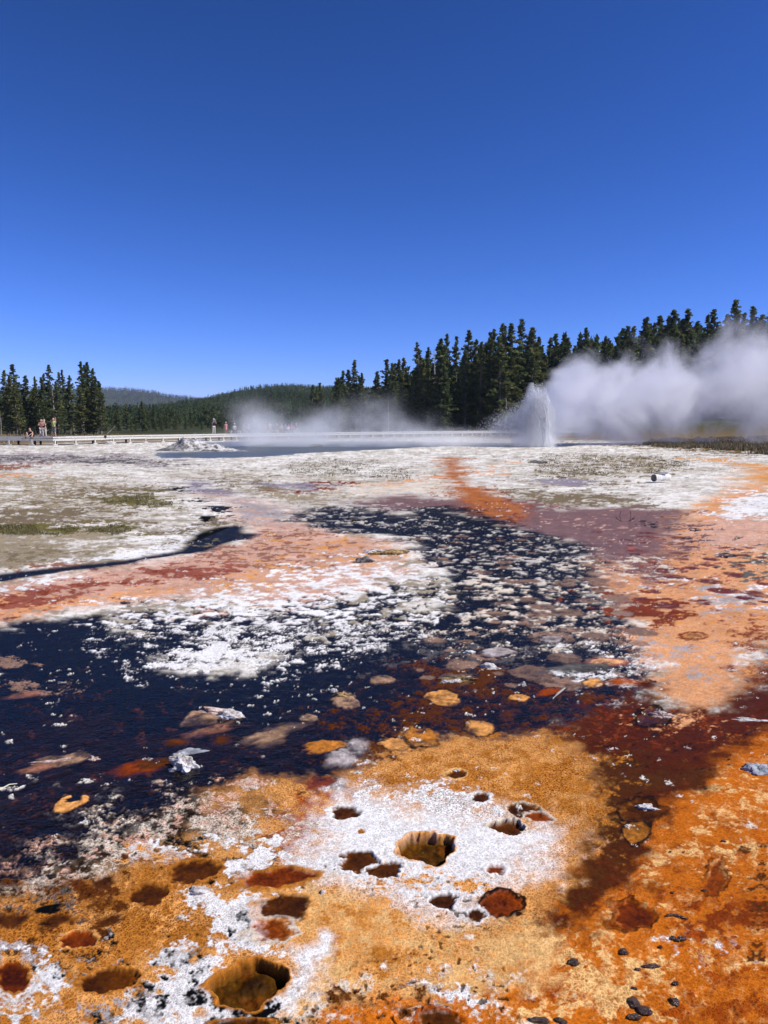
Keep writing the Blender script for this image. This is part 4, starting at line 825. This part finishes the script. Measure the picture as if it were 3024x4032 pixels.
# things in hands are things of their own
def phone(loc,rz,label):
    bm=bmesh.new(); box(bm,(0,0,0),(.075,.012,.15),0,.004); box(bm,(.018,.009,.05),(.022,.008,.022),0,.002); o=bm_obj('phone',bm,cm('white' if 'white' in label else 'black')); o.location=loc; o.rotation_euler=(0,0,rz); tag(o,label,'phone')
q,a=on_deck(174,1.0); phone(q+Vector((-.03,-.37,1.60)),-.1,'white phone held up by the person in the long black top')
q,a=on_deck(211,.7); phone(q+Vector((.24,-.24,1.80)),-.1,'black camera phone raised by the person in the lime shirt')
PPL=[(841,1.3,'stand','navy','cream','white','phone','person in white cap and dark shirt standing apart left of the crowd',1.8),
 (889,1.1,'stand','pink','pink','white','down','person in pink dress and white cap at the left of the crowd',1.45),
 (921,1.62,'sit','lightblue','grey','white','lap','seated person in pale shirt and white cap on the left bench',1.72),
 (958,1.62,'sit','grey','tan',None,'lap','seated person in grey shirt behind thick steam, left of the standing one',1.72),
 (977,1.62,'sit','lightblue','navy',None,'lap','seated person in pale blue half hidden by steam beside the grey shirted one',1.65),
 (1000,1.0,'stand','navy','grey','lightblue','phone','tallest person of the crowd, in pale blue cap and dark shirt in the steam',1.72),
 (1018,1.62,'sit','blue','grey',None,'lap','seated person in dull blue just right of the tall one in a cap',1.72),
 (1043,1.5,'sit','khaki','khaki','brown','knees','person in khaki leaning forward on the bench with a dark cap',1.78),
 (1062,1.3,'stand','cream','tan',None,'down','person in cream top standing between the benches',1.5),
 (1090,1.62,'sit','green','tan','white','lap','seated person in dark green with a white cap at the bench end',1.66),
 (1107,1.5,'sit','tan','grey',None,'knees','person in tan shirt leaning forward, left of the blue shirted one',1.7),
 (1122,1.62,'sit','blue','black',None,'lap','seated person in blue shirt left of the white shirted one',1.68),
 (1134,1.5,'sit','white','grey',None,'lap','small seated person in white shirt beside the magenta one',1.45),
 (1147,1.62,'sit','magenta','black',None,'lap','seated person in bright magenta shirt and black trousers',1.7),
 (1164,1.62,'sit','navy','khaki','lightblue','knees','person in navy shirt and khaki trousers at the right end of the benches',1.78)]
for i,(sx,bk,po,tpc,lw,hat,arms,lb,h) in enumerate(PPL):
    q,a=on_deck(sx,bk); person(q,a*.5+[.1,-.15,.2,0][i%4],lb,po,tpc,lw,'long',hat,['brown','tan','black'][i%3],i%2,arms if not(po=='sit' and arms=='knees') else 'lap',h,dress=(i==1),group=G2)

# ================================================================== rocks, mound, log, sticks
def rock_mat(name,a,b,rough=.85,sc=14):
    N=NT(name); pos=N.n('NewGeometry').outputs['Position']; f=N.ramp(N.noise(pos,sc,5,.65),.38,.62)
    bs=N.n('BsdfPrincipled',{'Roughness':rough,'Base Color':N.mix(f,(*a,1),(*b,1))}); N.set(bs,'Normal',N.n('Bump',{'Strength':.8,'Distance':.01,'Height':N.noise(pos,sc*4,5,.7)})); N.set(N.o,0,bs); return N.m
RM=dict(white=rock_mat('white_sinter_crust',(.78,.75,.72),(.40,.34,.28),sc=22),pinkw=rock_mat('pink_white_crust',(.74,.58,.50),(.34,.20,.13),sc=22),grey=rock_mat('grey_stone',(.42,.44,.47),(.20,.21,.23)),
  gold=rock_mat('golden_crust',(.50,.33,.12),(.12,.08,.04),sc=22),mound=rock_mat('geyserite',(.62,.58,.53),(.13,.12,.11),sc=3.2),dark=rock_mat('dark_mound',(.10,.09,.08),(.22,.20,.18),sc=4),slime=rock_mat('wet_dark_algae',(.035,.018,.010),(.09,.045,.02),.18,30))
def blob(name,sx,sy,rw,rh,hz,mat,label,cat,group=None,seed=0,rough=.35,sub=4,z=-.01,tilt=0,rz=0,ragged=0):
    """rough stone: rw, rh half sizes in metres (across, along), hz height"""
    x,y=ground_pt(sx,sy); bm=bmesh.new(); bmesh.ops.create_icosphere(bm,subdivisions=sub,radius=1)
    co=np.array([v.co[:] for v in bm.verts]); s=seed*7.3
    nz=(fbm(co[:,0]*1.6+s,co[:,1]*1.6+co[:,2]*1.3,4,seed)-.5); n2=fbm(co[:,0]*5+s,co[:,1]*5+co[:,2]*4,3,seed+9)-.5
    f=1+nz*rough*2+n2*rough*.6
    for v,k in zip(bm.verts,f):
        v.co*=k; 
        if v.co.z<-.25: v.co.z=-.25
        v.co=Vector((v.co.x*rw,v.co.y*rh,v.co.z*hz))
    o=bm_obj(name,bm,mat,None,ragged==0); o.location=(x,y,z); o.rotation_euler=(tilt,0,rz); tag(o,label,cat,group); return o
CR_='crust fragments in the dark runoff'
RK=[('D',398,1656,.075,.06,.06,'white','white rounded crust chunk beside the brown pad in the dark runoff'),('D',402,1624,.10,.035,.022,'grey','flat grey crust slab just above the white chunk'),
 ('D',384,1640,.055,.03,.03,'white','small white crust splinter between the slab and the white chunk'),
 ('D',470,1538,.17,.05,.03,'pinkw','long pink white crust ledge behind the large pad at left'),('D',500,1546,.08,.04,.04,'white','white knobbly end of the pink crust ledge'),
 ('D',205,1638,.03,.025,.025,'pinkw','small pink lump between two crust islands at left'),('D',118,1645,.13,.025,.02,'pinkw','thin rusty pink crust strip near the left edge'),
 ('D',742,1502,.07,.035,.025,'gold','dark gold crust rim behind the round tan pad'),('D',990,1468,.13,.06,.035,'gold','golden crust ledge in the centre of the dark flats'),('D',970,1474,.09,.03,.03,'white','pale lip in front of the golden crust ledge'),
 ('D',1060,1442,.09,.06,.03,'white','white ragged crust patch right of the golden ledge'),('D',787,1214,.13,.10,.07,'dark','small dark spiky crust on the pink flat'),('D',845,1196,.30,.12,.06,'gold','dark gold crust heap at the edge of the pink flat'),
 ('D',812,1193,.16,.1,.05,'white','white knob left of the dark gold crust heap'),('D',722,1492,.03,.02,.02,'white','tiny white crumb above the round tan pad'),('D',1640,1664,.085,.055,.04,'grey','smooth grey stone on the orange mat at the right edge'),
 ('D',697,1929,.018,.016,.018,'white','lone white pebble on the cream mat in the foreground'),('D',985,1664,.022,.016,.014,'white','small white pebble beside the tan orange pad'),('D',1012,1410,.06,.03,.03,'white','white crumbly crust beside the grey pad'),
 ('D',1430,1546,.07,.035,.03,'pinkw','small curled crust on the rusty mat'),('D',1625,1555,.12,.03,.02,'white','thin white curled crust at the right edge'),('D',1128,1480,.04,.03,.03,'white','white crumb left of the pale stick'),
 ('D',552,1702,.02,.016,.014,'white','white crumb at the lip of the foreground mat'),('D',430,1925,.05,.035,.03,'white','white grey lump beside the brown pits at lower left'),('D',592,1934,.02,.018,.014,'white','small white stone inside the ragged brown pit'),
 ('D',770,1122,.16,.06,.05,'dark','thin dark driftwood like crust at the pink edge'),('D',1158,1000,.45,.25,.12,'dark','dark stone on the white flat behind the orange stream'),('D',682,964,.5,.3,.2,'dark','dark lump lying on the flat front edge of the pool'),
 ('D',1398,1744,.05,.03,.02,'white','white crusted edge in the ringed brown pit'),('D',1160,1590,.03,.02,.015,'white','white fleck beside the rusty mat')]
for i,(c,x,y,a_,b_,h_,m,lb) in enumerate(RK):
    blob('crust_rock' if m!='grey' else 'stone',*px(c,x,y),a_,b_,h_,RM[m],lb,'rock',CR_ if m!='grey' else None,seed=i+1,rough=.4,rz=rgt.uniform(-.3,.3),ragged=1)
# white and grey pebbles
SL=[(740,1220,.03,.022,'round dark algae lump left of the middle of the orange mat'),(420,1288,.032,.026,'star shaped dark algae clump near the lower middle'),(1050,1132,.022,.016,'left one of three touching dark lumps under the ringed pit'),(1112,1136,.026,.018,'right one of three touching dark lumps under the ringed pit'),
 (1078,1144,.018,.014,'middle one of three touching dark lumps under the ringed pit'),(1070,1422,.018,.018,'small dark lump above the tall oval one at lower right'),(1065,1542,.022,.032,'tall oval dark lump at lower right'),(800,1545,.03,.042,'upper arm of the branching dark algae heap'),
 (872,1592,.036,.036,'right arm of the branching dark algae heap'),(805,1636,.042,.02,'dark lump at the foot of the branching algae heap'),(912,1312,.052,.016,'long flat dark algae strand above the branching heap'),(1040,985,.04,.012,'left half of the curved dark strand beside the ringed pit'),(1100,995,.045,.012,'right half of the curved dark strand beside the ringed pit'),
 (200,1658,.055,.022,'wide black glossy lump on the bottom edge'),(340,1662,.03,.02,'smaller black glossy lump on the bottom edge'),(1252,826,.018,.011,'dark lump under the arc shaped pit'),(1050,840,.013,.01,'small dark dot left of the arc shaped pit'),(1376,512,.018,.010,'dark lump high on the orange mat above the arc shaped pit'),
 (972,1188,.013,.013,'small dark lump below left of the three touching ones'),(828,1332,.016,.011,'small dark lump left of the long strand'),(1120,582,.010,.007,'tiny dark dot in the line above the arc shaped pit'),(1035,580,.010,.007,'leftmost tiny dark dot in the line above the arc shaped pit'),(808,1452,.018,.009,'flat dark lump above the branching heap')]
for i,(x,y,a_,b_,lb) in enumerate(SL): blob('algae_clump',*px('K',x,y),a_*.6,b_*.6,min(a_,b_)*.28,RM['slime'],lb,'algae','dark wet algae lumps on the orange mat',seed=50+i,rough=.3,sub=3,z=.006,rz=rgt.uniform(-.5,.5))
# geyserite mound
def mound():
    cx_,cy_=ground_pt(728,1776); n=120; xs=np.linspace(-3.4,5.2,n); ys=np.linspace(-2.2,3.4,n); X,Y=np.meshgrid(xs,ys)
    r=lambda a,b,sx,sy:np.exp(-((X-a)/sx)**2-((Y-b)/sy)**2)
    Z=.60*r(-.1,.4,.75,.8)+.42*r(.9,.5,1.3,1.0)+.30*r(-1.0,.2,1.0,.8)+.26*r(2.4,.6,1.5,1.0)-.07
    k=fbm(X.ravel()*1.6+4,Y.ravel()*1.6,5,91,.62).reshape(X.shape)-.5; Z=Z+k*.42*np.clip(Z*2.2,0,1)
    V=np.column_stack([X.ravel()+cx_,Y.ravel()+cy_,Z.ravel()+.0]); i=np.arange(n*n).reshape(n,n)
    F=np.stack([i[:-1,:-1],i[:-1,1:],i[1:,1:],i[1:,:-1]],-1).reshape(-1,4)
    zz=Z.ravel()[F].max(1); F=F[zz>-.03]
    N=NT('geyserite_mound'); pos=N.n('NewGeometry').outputs['Position']; f=N.ramp(N.noise(pos,2.2,6,.7),.42,.58)
    g=N.ramp(N.n('SeparateXYZ',{'Vector':pos}).outputs[0],cx_-1.6,cx_+1.2)
    f=N.mt('MULTIPLY',f,N.mt('MULTIPLY_ADD',g,.75,.25))
    bs=N.n('BsdfPrincipled',{'Roughness':.9,'Base Color':N.mix(f,(.10,.095,.09,1),(.66,.62,.57,1))}); N.set(bs,'Normal',N.n('Bump',{'Strength':1,'Distance':.05,'Height':N.noise(pos,9,5,.7)})); N.set(N.o,0,bs)
    me=mesh_np('geyserite_mound',V-np.array([cx_,cy_,0]),F,[N.m]); tag(link('geyserite_mound',me,None,(cx_,cy_,0)),'low rough grey geyserite mound at the left end of the blue pool','mound')
mound()
blob('stone',435,1749,.55,.3,.28,RM['white'],'white boulder lying under the boardwalk beside a post','rock',seed=77,rough=.25)
# log section with board
def logthing():
    x,y=ground_pt(2600,1901); P=empty('log',(x,y,.05),R(24)); tag(P,'short white sided log section lying on the right flat','log')
    M1=rock_mat('bleached_log_side',(.84,.82,.78),(.62,.58,.52),sc=8); M2=rock_mat('dark_log_end',(.07,.06,.05),(.24,.20,.16),sc=18)
    bm=bmesh.new(); n=18; L=.62; r0=.125
    ring=[]
    for j in range(7):
        q=-.28+L*j/6; rr=r0*(1+.05*math.sin(j*2.1)); ring.append([bm.verts.new((q,math.cos(t)*rr*(1+.06*math.sin(3*t+j)),.115+math.sin(t)*rr*(.95+.05*math.cos(2*t)))) for t in [6.2832*k/n for k in range(n)]])
    for j in range(6):
        for k in range(n): bm.faces.new((ring[j][k],ring[j][(k+1)%n],ring[j+1][(k+1)%n],ring[j+1][k]))
    bm.faces.new(ring[-1]); bm_obj('bark_side',bm,M1,P,True)
    bm=bmesh.new(); vs=[bm.verts.new((-.286,math.cos(t)*.123,.115+math.sin(t)*.12)) for t in [6.2832*k/n for k in range(n)]]; vb=[bm.verts.new((-.26,v.co.y,v.co.z)) for v in vs]; c0=bm.verts.new((-.27,.01,.12))
    for k in range(n): bm.faces.new((c0,vs[(k+1)%n],vs[k])); bm.faces.new((vs[k],vs[(k+1)%n],vb[(k+1)%n],vb[k]))
    bm_obj('cut_end',bm,M2,P)
    bm=bmesh.new(); box(bm,(0,0,0),(.36,.24,.03),0,.006); o=bm_obj('board',bm,simple('grey_board',(.30,.32,.34),.6,.4,12)); o.location=(x+.02,y+.03,.05+.262); o.rotation_euler=(R(-3),R(-4),R(24)-.35); tag(o,'grey board lying on top of the white log','board')
logthing()
def stick(name,pts,rad,mat,label,cat='stick',extra=()):
    bm=bmesh.new(); tube(bm,pts,rad,6)
    for e in extra: tube(bm,e,[rad[0]*.7,rad[0]*.3][:len(e)] if len(e)==2 else rad[0]*.6,5)
    o=bm_obj(name,bm,mat); tag(o,label,cat); return o
M_twig=simple('wet_dark_twig',(.07,.035,.03),.6,.4,20)
for sx,lb,k in ((2445,'left of two dark forked twigs standing in the shallow water',1),(2478,'right of two dark forked twigs standing in the shallow water',-1)):
    x,y=ground_pt(sx,2052)
    stick('twig',[(x-.10*k,y,.06),(x,y,.0),(x+.12*k,y-.03,-.02)],[.008,.008,.005],M_twig,lb,extra=[[(x,y,0),(x-.03*k,y,.09),(x-.01*k,y,.2)],[(x-.05*k,y,.03),(x-.11*k,y+.02,.10)]])
x,y=ground_pt(2195,2748); stick('stick',[(x-.045,y-.05,.012),(x,y,.03),(x+.065,y+.06,.05)],[.006,.008,.006],M_dead,'pale broken stick lying across a brown pad')
x,y=ground_pt(12,3140); stick('grass_stem',[(x-.10,y-.09,.03),(x-.02,y-.05,.05),(x+.025,y+.02,.06),(x+.03,y+.09,.03)],[.004,.004,.003,.002],simple('straw',(.70,.66,.48),.6,.2,20),'curved pale grass stem in the dark water at the left edge')
x,y=ground_pt(2745,1886); stick('stick',[(x-.10,y,.06),(x+.12,y+.1,.08)],[.01,.006],M_twig,'short dark stick on the white flat right of the log')
x,y=ground_pt(180,1728); 
q=Vector((*ground_pt(148,1746),0)); stick('fallen_branch',[(q.x-.5,q.y,.4),(q.x+.9,q.y+.5,1.3)],[.05,.03],M_dead,'pale fallen branch leaning behind the two standing visitors')
q=Vector((*ground_pt(405,1738),0)); stick('fallen_branch',[(q.x,q.y,0),(q.x+.5,q.y,.8),(q.x+1.2,q.y+.5,1.6)],[.05,.035,.015],M_dead,'pale dry branch sticking out of the grass right of the left stand',extra=[[(q.x+.1,q.y,.1),(q.x+.9,q.y,.7)],[(q.x-.2,q.y,.0),(q.x-.1,q.y,1.1)]])

# ================================================================== grass
def grass(name,label,polys,n,h0,h1,wd,cols,seed,lim=None):
    rg=np.random.RandomState(seed); PX=[];PY=[]
    for crop,pts,frac in polys:
        P=[uvpt(crop,*p) for p in pts]; us=[p[0] for p in P]; vs=[p[1] for p in P]; need=int(n*frac)
        m=need*5; vv=np.log(np.sqrt(rg.uniform(math.exp(2*min(vs)),math.exp(2*max(vs)),m))) if 0 else rg.uniform(min(vs),max(vs),m); uu=rg.uniform(min(us),max(us),m)
        cl=fbm(uu*45,vv*22,3,seed+3); ok=(sdpoly(uu,vv,P)+(cl-.5)*.1>0)&(rg.rand(m)<ss(.35,.6,cl)+.05); uu=uu[ok][:need]; vv=vv[ok][:need]
        PY.append(np.exp(vv)); PX.append(uu*np.exp(vv))
    X=np.concatenate(PX);Y=np.concatenate(PY); n=len(X); az=rg.uniform(0,6.283,n); h=rg.uniform(h0,h1,n); ln=rg.uniform(-.4,.4,(n,2))*h[:,None]
    w_=wd*rg.uniform(.6,1.4,n); zb=terr(X,Y)+.02
    A=np.column_stack([X-np.cos(az)*w_,Y-np.sin(az)*w_,zb]); B=np.column_stack([X+np.cos(az)*w_,Y+np.sin(az)*w_,zb]); C=np.column_stack([X+ln[:,0],Y+ln[:,1],zb+h])
    V=np.stack([A,B,C],1).reshape(-1,3); c=np.array(cols)[rg.randint(len(cols),size=n)]*rg.uniform(.7,1.3,(n,1))
    N=NT(name); N.set(N.o,0,N.n('BsdfPrincipled',{'Base Color':N.n('Attribute',attribute_name='col').outputs['Color'],'Roughness':.9,'Specular IOR Level':.1}))
    tag(link(name,mesh_np(name,V,np.arange(n*3).reshape(-1,3),[N.m],np.repeat(c,3,0))),label,'grass',kind='stuff')
grass('dry_meadow_grass','dry brown meadow grass behind the flats at the right',[('C',[(860,68),(1100,50),(1800,30),(1800,150),(1480,122),(1180,104),(1000,90)],.75),('D',[(-40,938),(420,940),(400,946),(0,956),(-40,958)],.15),('D',[(650,935),(1100,934),(1100,938),(650,941)],.1)],42000,.12,.34,.03,[(.30,.22,.12),(.36,.29,.18),(.17,.13,.06),(.13,.11,.05)],5)
grass('marsh_grass','thin olive marsh grass in strips on the left flat',[('A',[(560,375),(680,350),(840,322),(820,345),(700,378),(610,392)],.25),('A',[(740,395),(830,385),(940,395),(880,407),(780,405)],.15),('A',[(-60,512),(300,518),(520,512),(714,514),(640,537),(450,560),(300,567),(-60,562)],.6)],7000,.012,.04,.007,[(.15,.135,.05),(.20,.17,.08),(.11,.095,.04)],6)
grass('sinter_tufts','low brown green tufts dotted over the white flats',[('C',[(200,190),(360,140),(740,150),(1160,180),(1130,220),(950,265),(700,290),(400,300),(300,290)],.7),('B',[(60,200),(300,190),(700,215),(860,260),(800,310),(400,280),(60,300)],.3)],5200,.02,.065,.014,[(.15,.13,.05),(.22,.18,.10),(.09,.08,.04)],7)

# ================================================================== fountain and steam
def fountain():
    rg=np.random.RandomState(3); x0,y0=ground_pt(2140,1760); n=120000
    g=9.81; kind=rg.rand(n)
    vx=np.where(kind<.58,rg.normal(-.45,.52,n),np.where(kind<.92,rg.uniform(-4.9,-.3,n),rg.normal(.35,.2,n)))
    hx=np.where(kind<.58,np.clip(5.1-2.3*np.abs(vx+.5)*rg.uniform(.8,1.2,n)-rg.exponential(.5,n),.5,5.2),np.where(kind<.92,np.clip(4.4-.55*np.abs(vx)*rg.uniform(.7,1.3,n),.8,4.6),rg.uniform(1,4.4,n)))
    burst=rg.randint(0,26,n); rb=np.random.RandomState(8); hx*=rb.uniform(.72,1.04,26)[burst]; vx+=rb.normal(0,.45,26)[burst]
    vz=np.sqrt(2*g*hx); vy=rg.normal(0,.7,n); T=2*vz/g; t=T*np.clip(rg.beta(1.5,1.3,n),0,1)
    X=x0+vx*t+rg.normal(0,.10,n); Y=y0+vy*t; Z=.05+vz*t-.5*g*t*t+rg.normal(0,.06,n); k=Z>.02; X,Y,Z=X[k],Y[k],Z[k]; n=len(X)
    s=rg.uniform(.006,.019,n)*np.where(rg.rand(n)<.06,1.8,1); T0=np.array([[1,1,1],[1,-1,-1],[-1,1,-1],[-1,-1,1]])*.6
    an=rg.uniform(0,6.283,n); ca,sa=np.cos(an),np.sin(an)
    V=T0[None]*s[:,None,None]; Vx=V[...,0]*ca[:,None]-V[...,1]*sa[:,None]; Vy=V[...,0]*sa[:,None]+V[...,1]*ca[:,None]
    V=np.stack([Vx+X[:,None]-x0,Vy+Y[:,None]-y0,V[...,2]*1.5+Z[:,None]],-1).reshape(-1,3); b=np.arange(n)[:,None]*4
    F=np.concatenate([b+np.array([[0,1,2]]),b+np.array([[0,3,1]]),b+np.array([[0,2,3]]),b+np.array([[1,3,2]])])
    N=NT('water_droplets'); p=N.n('BsdfPrincipled',{'Base Color':(.93,.94,.97,1),'Roughness':.25}); tr=N.n('BsdfTranslucent',{'Color':(.96,.97,1,1)}); mx=N.n('MixShader',{0:.5}); N.set(mx,1,p); N.set(mx,2,tr); N.set(N.o,0,mx)
    G=empty('geyser_fountain',(x0,y0,0)); tag(G,'white erupting water fountain bursting from the right end of the pool','geyser')
    o=link('spray_droplets',mesh_np('spray_droplets',V,F,[N.m]),G); o['kind']='stuff'
    # foaming water column: a sheaf of tapering jets
    bm=bmesh.new(); rj=np.random.RandomState(4)
    for k in range(48):
        c_=rj.rand()<.72; vx_=rj.normal(-.45,.4) if c_ else rj.uniform(-2.6,.1); h_=(rj.uniform(2.2,4.9) if c_ else rj.uniform(1.0,3.6)); vz_=math.sqrt(2*g*h_); vy_=rj.normal(0,.35); tm_=vz_/g*rj.uniform(.85,1.25); ox,oy=rj.normal(0,.22),rj.normal(0,.25)
        P_=[(ox+vx_*t_+rj.normal(0,.03),oy+vy_*t_,vz_*t_-.5*g*t_*t_) for t_ in np.linspace(0,tm_,11)]
        tube(bm,P_,[max(.01,.085*(1-j/10.5)*rj.uniform(.6,1.3)) for j in range(11)],6)
    bmesh.ops.triangulate(bm,faces=bm.faces[:])
    co=np.array([v.co[:] for v in bm.verts]); q_=fbm(co[:,0]*6+co[:,1]*3,co[:,2]*5,3,66)-.5
    for v,f_ in zip(bm.verts,q_): v.co.x+=f_*.16; v.co.y+=f_*.1
    bm_obj('water_column',bm,N.m,G,True)
    # fine mist in the heart of the jet
    bm=bmesh.new(); tube(bm,[(-1.5,0,.02),(-1.4,0,1.2),(-1.2,0,2.6),(-1.0,0,4.0),(-1.0,0,5.2)],[3.6,3.0,2.1,1.1,.25],16); bmesh.ops.triangulate(bm,faces=bm.faces[:])
    N=NT('jet_mist'); tc=N.n('TexCoord').outputs['Object']; st=N.n('Mapping',{'Scale':(1.5,1.5,.7)}); N.set(st,'Vector',tc)
    sp=N.n('SeparateXYZ',{'Vector':tc}); ax_=N.mt('SUBTRACT',sp.outputs[0],N.mt('MULTIPLY_ADD',sp.outputs[2],-.15,-.25)); ax_=N.mt('MAXIMUM',ax_,N.mt('MULTIPLY',ax_,-.47)); rr=N.mt('SQRT',N.mt('ADD',N.mt('POWER',ax_,2),N.mt('POWER',sp.outputs[1],2)))
    rad=N.mt('MULTIPLY_ADD',sp.outputs[2],-.27,1.6); e=N.mt('SUBTRACT',1,N.mt('DIVIDE',rr,rad)); dn=N.mt('MULTIPLY',N.ramp(N.mt('ADD',e,N.mt('MULTIPLY',N.mt('SUBTRACT',N.noise(st.outputs[0],1.4,4,.6),.5),.9)),.05,.7),1.7)
    N.set(N.o,'Volume',N.n('VolumePrincipled',{'Color':(.97,.98,1,1),'Density':dn,'Anisotropy':0})); bm_obj('jet_mist',bm,N.m,G)['kind']='stuff'
    return x0,y0
gx,gy=fountain()
def vol_mat(name,build,color=(.99,.99,1),aniso=0):
    N=NT(name); tc=N.n('TexCoord').outputs['Object']; sp=N.n('SeparateXYZ',{'Vector':tc}); x,y,z=sp.outputs
    N.set(N.o,'Volume',N.n('VolumePrincipled',{'Color':(*color,1),'Density':build(N,tc,x,y,z),'Anisotropy':aniso})); return N.m
def hull(name,C,Rd,mat,label,loc):
    """closed tapering hull round the cloud: C centres, Rd (horizontal, vertical) radii, rings across X"""
    V=[];F=[];n=14
    for c,(ry,rz_) in zip(C,Rd):
        for k in range(n): t=6.2832*k/n; V.append((c[0],c[1]+math.cos(t)*ry,max(c[2]+math.sin(t)*rz_,.03)))
    me=bpy.data.meshes.new(name); fs=[]
    for j in range(len(C)-1):
        for k in range(n): fs.append((j*n+k,j*n+(k+1)%n,(j+1)*n+(k+1)%n,(j+1)*n+k))
    fs.append(tuple(range(n))[::-1]); fs.append(tuple((len(C)-1)*n+k for k in range(n)))
    me.from_pydata(V,[],fs); me.update(); bm=bmesh.new(); bm.from_mesh(me); bmesh.ops.recalc_face_normals(bm,faces=bm.faces); bm.to_mesh(me); bm.free(); me.materials.append(mat); o=link(name,me,None,loc); tag(o,label,'steam',kind='stuff'); return o
def plume(N,tc,x,y,z):
    g=N.mt('SUBTRACT',1,N.mt('POWER',2.718,N.mt('MULTIPLY',x,-.286))); r=N.mt('ADD',N.mt('MULTIPLY_ADD',g,2.2,2.3),N.mt('MULTIPLY',x,.03)); c=N.mt('ADD',N.mt('MULTIPLY_ADD',g,2.1,2.2),N.mt('MULTIPLY',x,.07)); yc=N.mt('MULTIPLY_ADD',x,.25,4.2)
    d=N.mt('SQRT',N.mt('ADD',N.mt('POWER',N.mt('DIVIDE',N.mt('MAXIMUM',N.mt('SUBTRACT',z,c),N.mt('MULTIPLY',N.mt('SUBTRACT',z,c),-.75)),r),2),N.mt('POWER',N.mt('DIVIDE',N.mt('SUBTRACT',y,yc),r),2)))
    n1=N.noise(tc,.27,8,.63,.6); n2=N.noise(tc,.10,2,.5)
    e=N.mt('ADD',N.mt('SUBTRACT',1,d),N.mt('ADD',N.mt('MULTIPLY',N.mt('SUBTRACT',n1,.52),2.6),N.mt('MULTIPLY',N.mt('SUBTRACT',n2,.5),1.4)))
    dens=N.ramp(e,-.05,.75)
    st=N.ramp(x,-.6,1.6); fade=N.ramp(x,6,30,1,.27)
    return N.mt('MULTIPLY',N.mt('MULTIPLY',dens,N.mt('MULTIPLY',st,fade)),.62)
xs=[-1.5,0,4,9,14,20,28,40,52]
hull('steam_cloud',[(x,4.2+.25*x,2.2+2.1*(1-math.exp(-.286*max(x,-1)))+.07*x) for x in xs],[((3.3+1.9*(1-math.exp(-.286*max(x,-1)))+.03*x)*1.4,)*2 for x in xs],vol_mat('fountain_steam',plume,(.93,.93,.965)),'big lavender grey steam cloud drifting right from the fountain',(gx,gy,0))
def wisps(N,tc,x,y,z):
    tot=None
    for x0,wd,top,st in ((-11.2,1.1,4.6,1.0),(-8.2,1.2,2.6,.55),(-5.9,1.6,4.0,.75),(-2.0,1.8,5.2,.5),(1.6,2.0,3.4,.4),(5.2,1.4,2.0,.4)):
        a=N.mt('DIVIDE',N.mt('SUBTRACT',x,N.mt('MULTIPLY_ADD',z,.22,x0)),N.mt('MULTIPLY_ADD',z,.18,wd)); b=N.mt('POWER',2.718,N.mt('MULTIPLY',N.mt('MULTIPLY',a,a),-1)); b=N.mt('MULTIPLY',b,N.ramp(z,top*.35,top,st,0))
        tot=b if tot is None else N.mt('ADD',tot,b)
    n1=N.noise(tc,.42,6,.6,.7); f=N.ramp(N.mt('ADD',n1,N.mt('MULTIPLY',tot,.12)),.46,.72)
    yy=N.mt('MULTIPLY',N.ramp(y,-10,-5),N.ramp(y,6,11,1,0))
    low=N.mt('MULTIPLY',N.ramp(z,0,1.6,.5,0),N.ramp(x,-17,-9)); low=N.mt('MULTIPLY',low,N.ramp(n1,.38,.62,.3,1))
    return N.mt('MULTIPLY',N.mt('ADD',N.mt('MULTIPLY',tot,f),low),N.mt('MULTIPLY',yy,.21))
hull('pool_steam',[(x,0,2.2) for x in (-18,-15,-8,0,8,14)],[(6,2.6),(11,3.2),(12,4.2),(12,4.4),(12,3.4),(8,2.6)],vol_mat('pool_steam',wisps),'thin grey steam wisps rising off the pool before the crowd',(0,66,.05))
def spout():
    rg=np.random.RandomState(5); x0,y0=ground_pt(775,1768); n=700; V=[];F=[]
    P=np.column_stack([rg.normal(0,.28,n),rg.normal(0,.2,n),.25+np.abs(rg.normal(0,.32,n))]); Vv,Ff=leaf_tris(P,.05,rg,1)
    N=NT('spout_drops'); N.set(N.o,0,N.n('BsdfPrincipled',{'Base Color':(.72,.82,.95,1),'Roughness':.3})); tag(link('boiling_spout',mesh_np('boiling_spout',Vv,Ff,[N.m]),None,(x0,y0,0)),'small blue white boiling splash behind the grey mound','geyser',kind='stuff')
spout()

# ================================================================== air
def haze():
    bm=bmesh.new(); box(bm,(0,2900,73),(5600,6200,156))
    N=NT('haze_air'); N.set(N.o,'Volume',N.n('VolumePrincipled',{'Color':(.62,.78,1,1),'Density':.00007,'Anisotropy':0}))
    tag(bm_obj('haze',bm,N.m),'thin blue air between the camera and the distant hills','haze',kind='stuff')
haze()
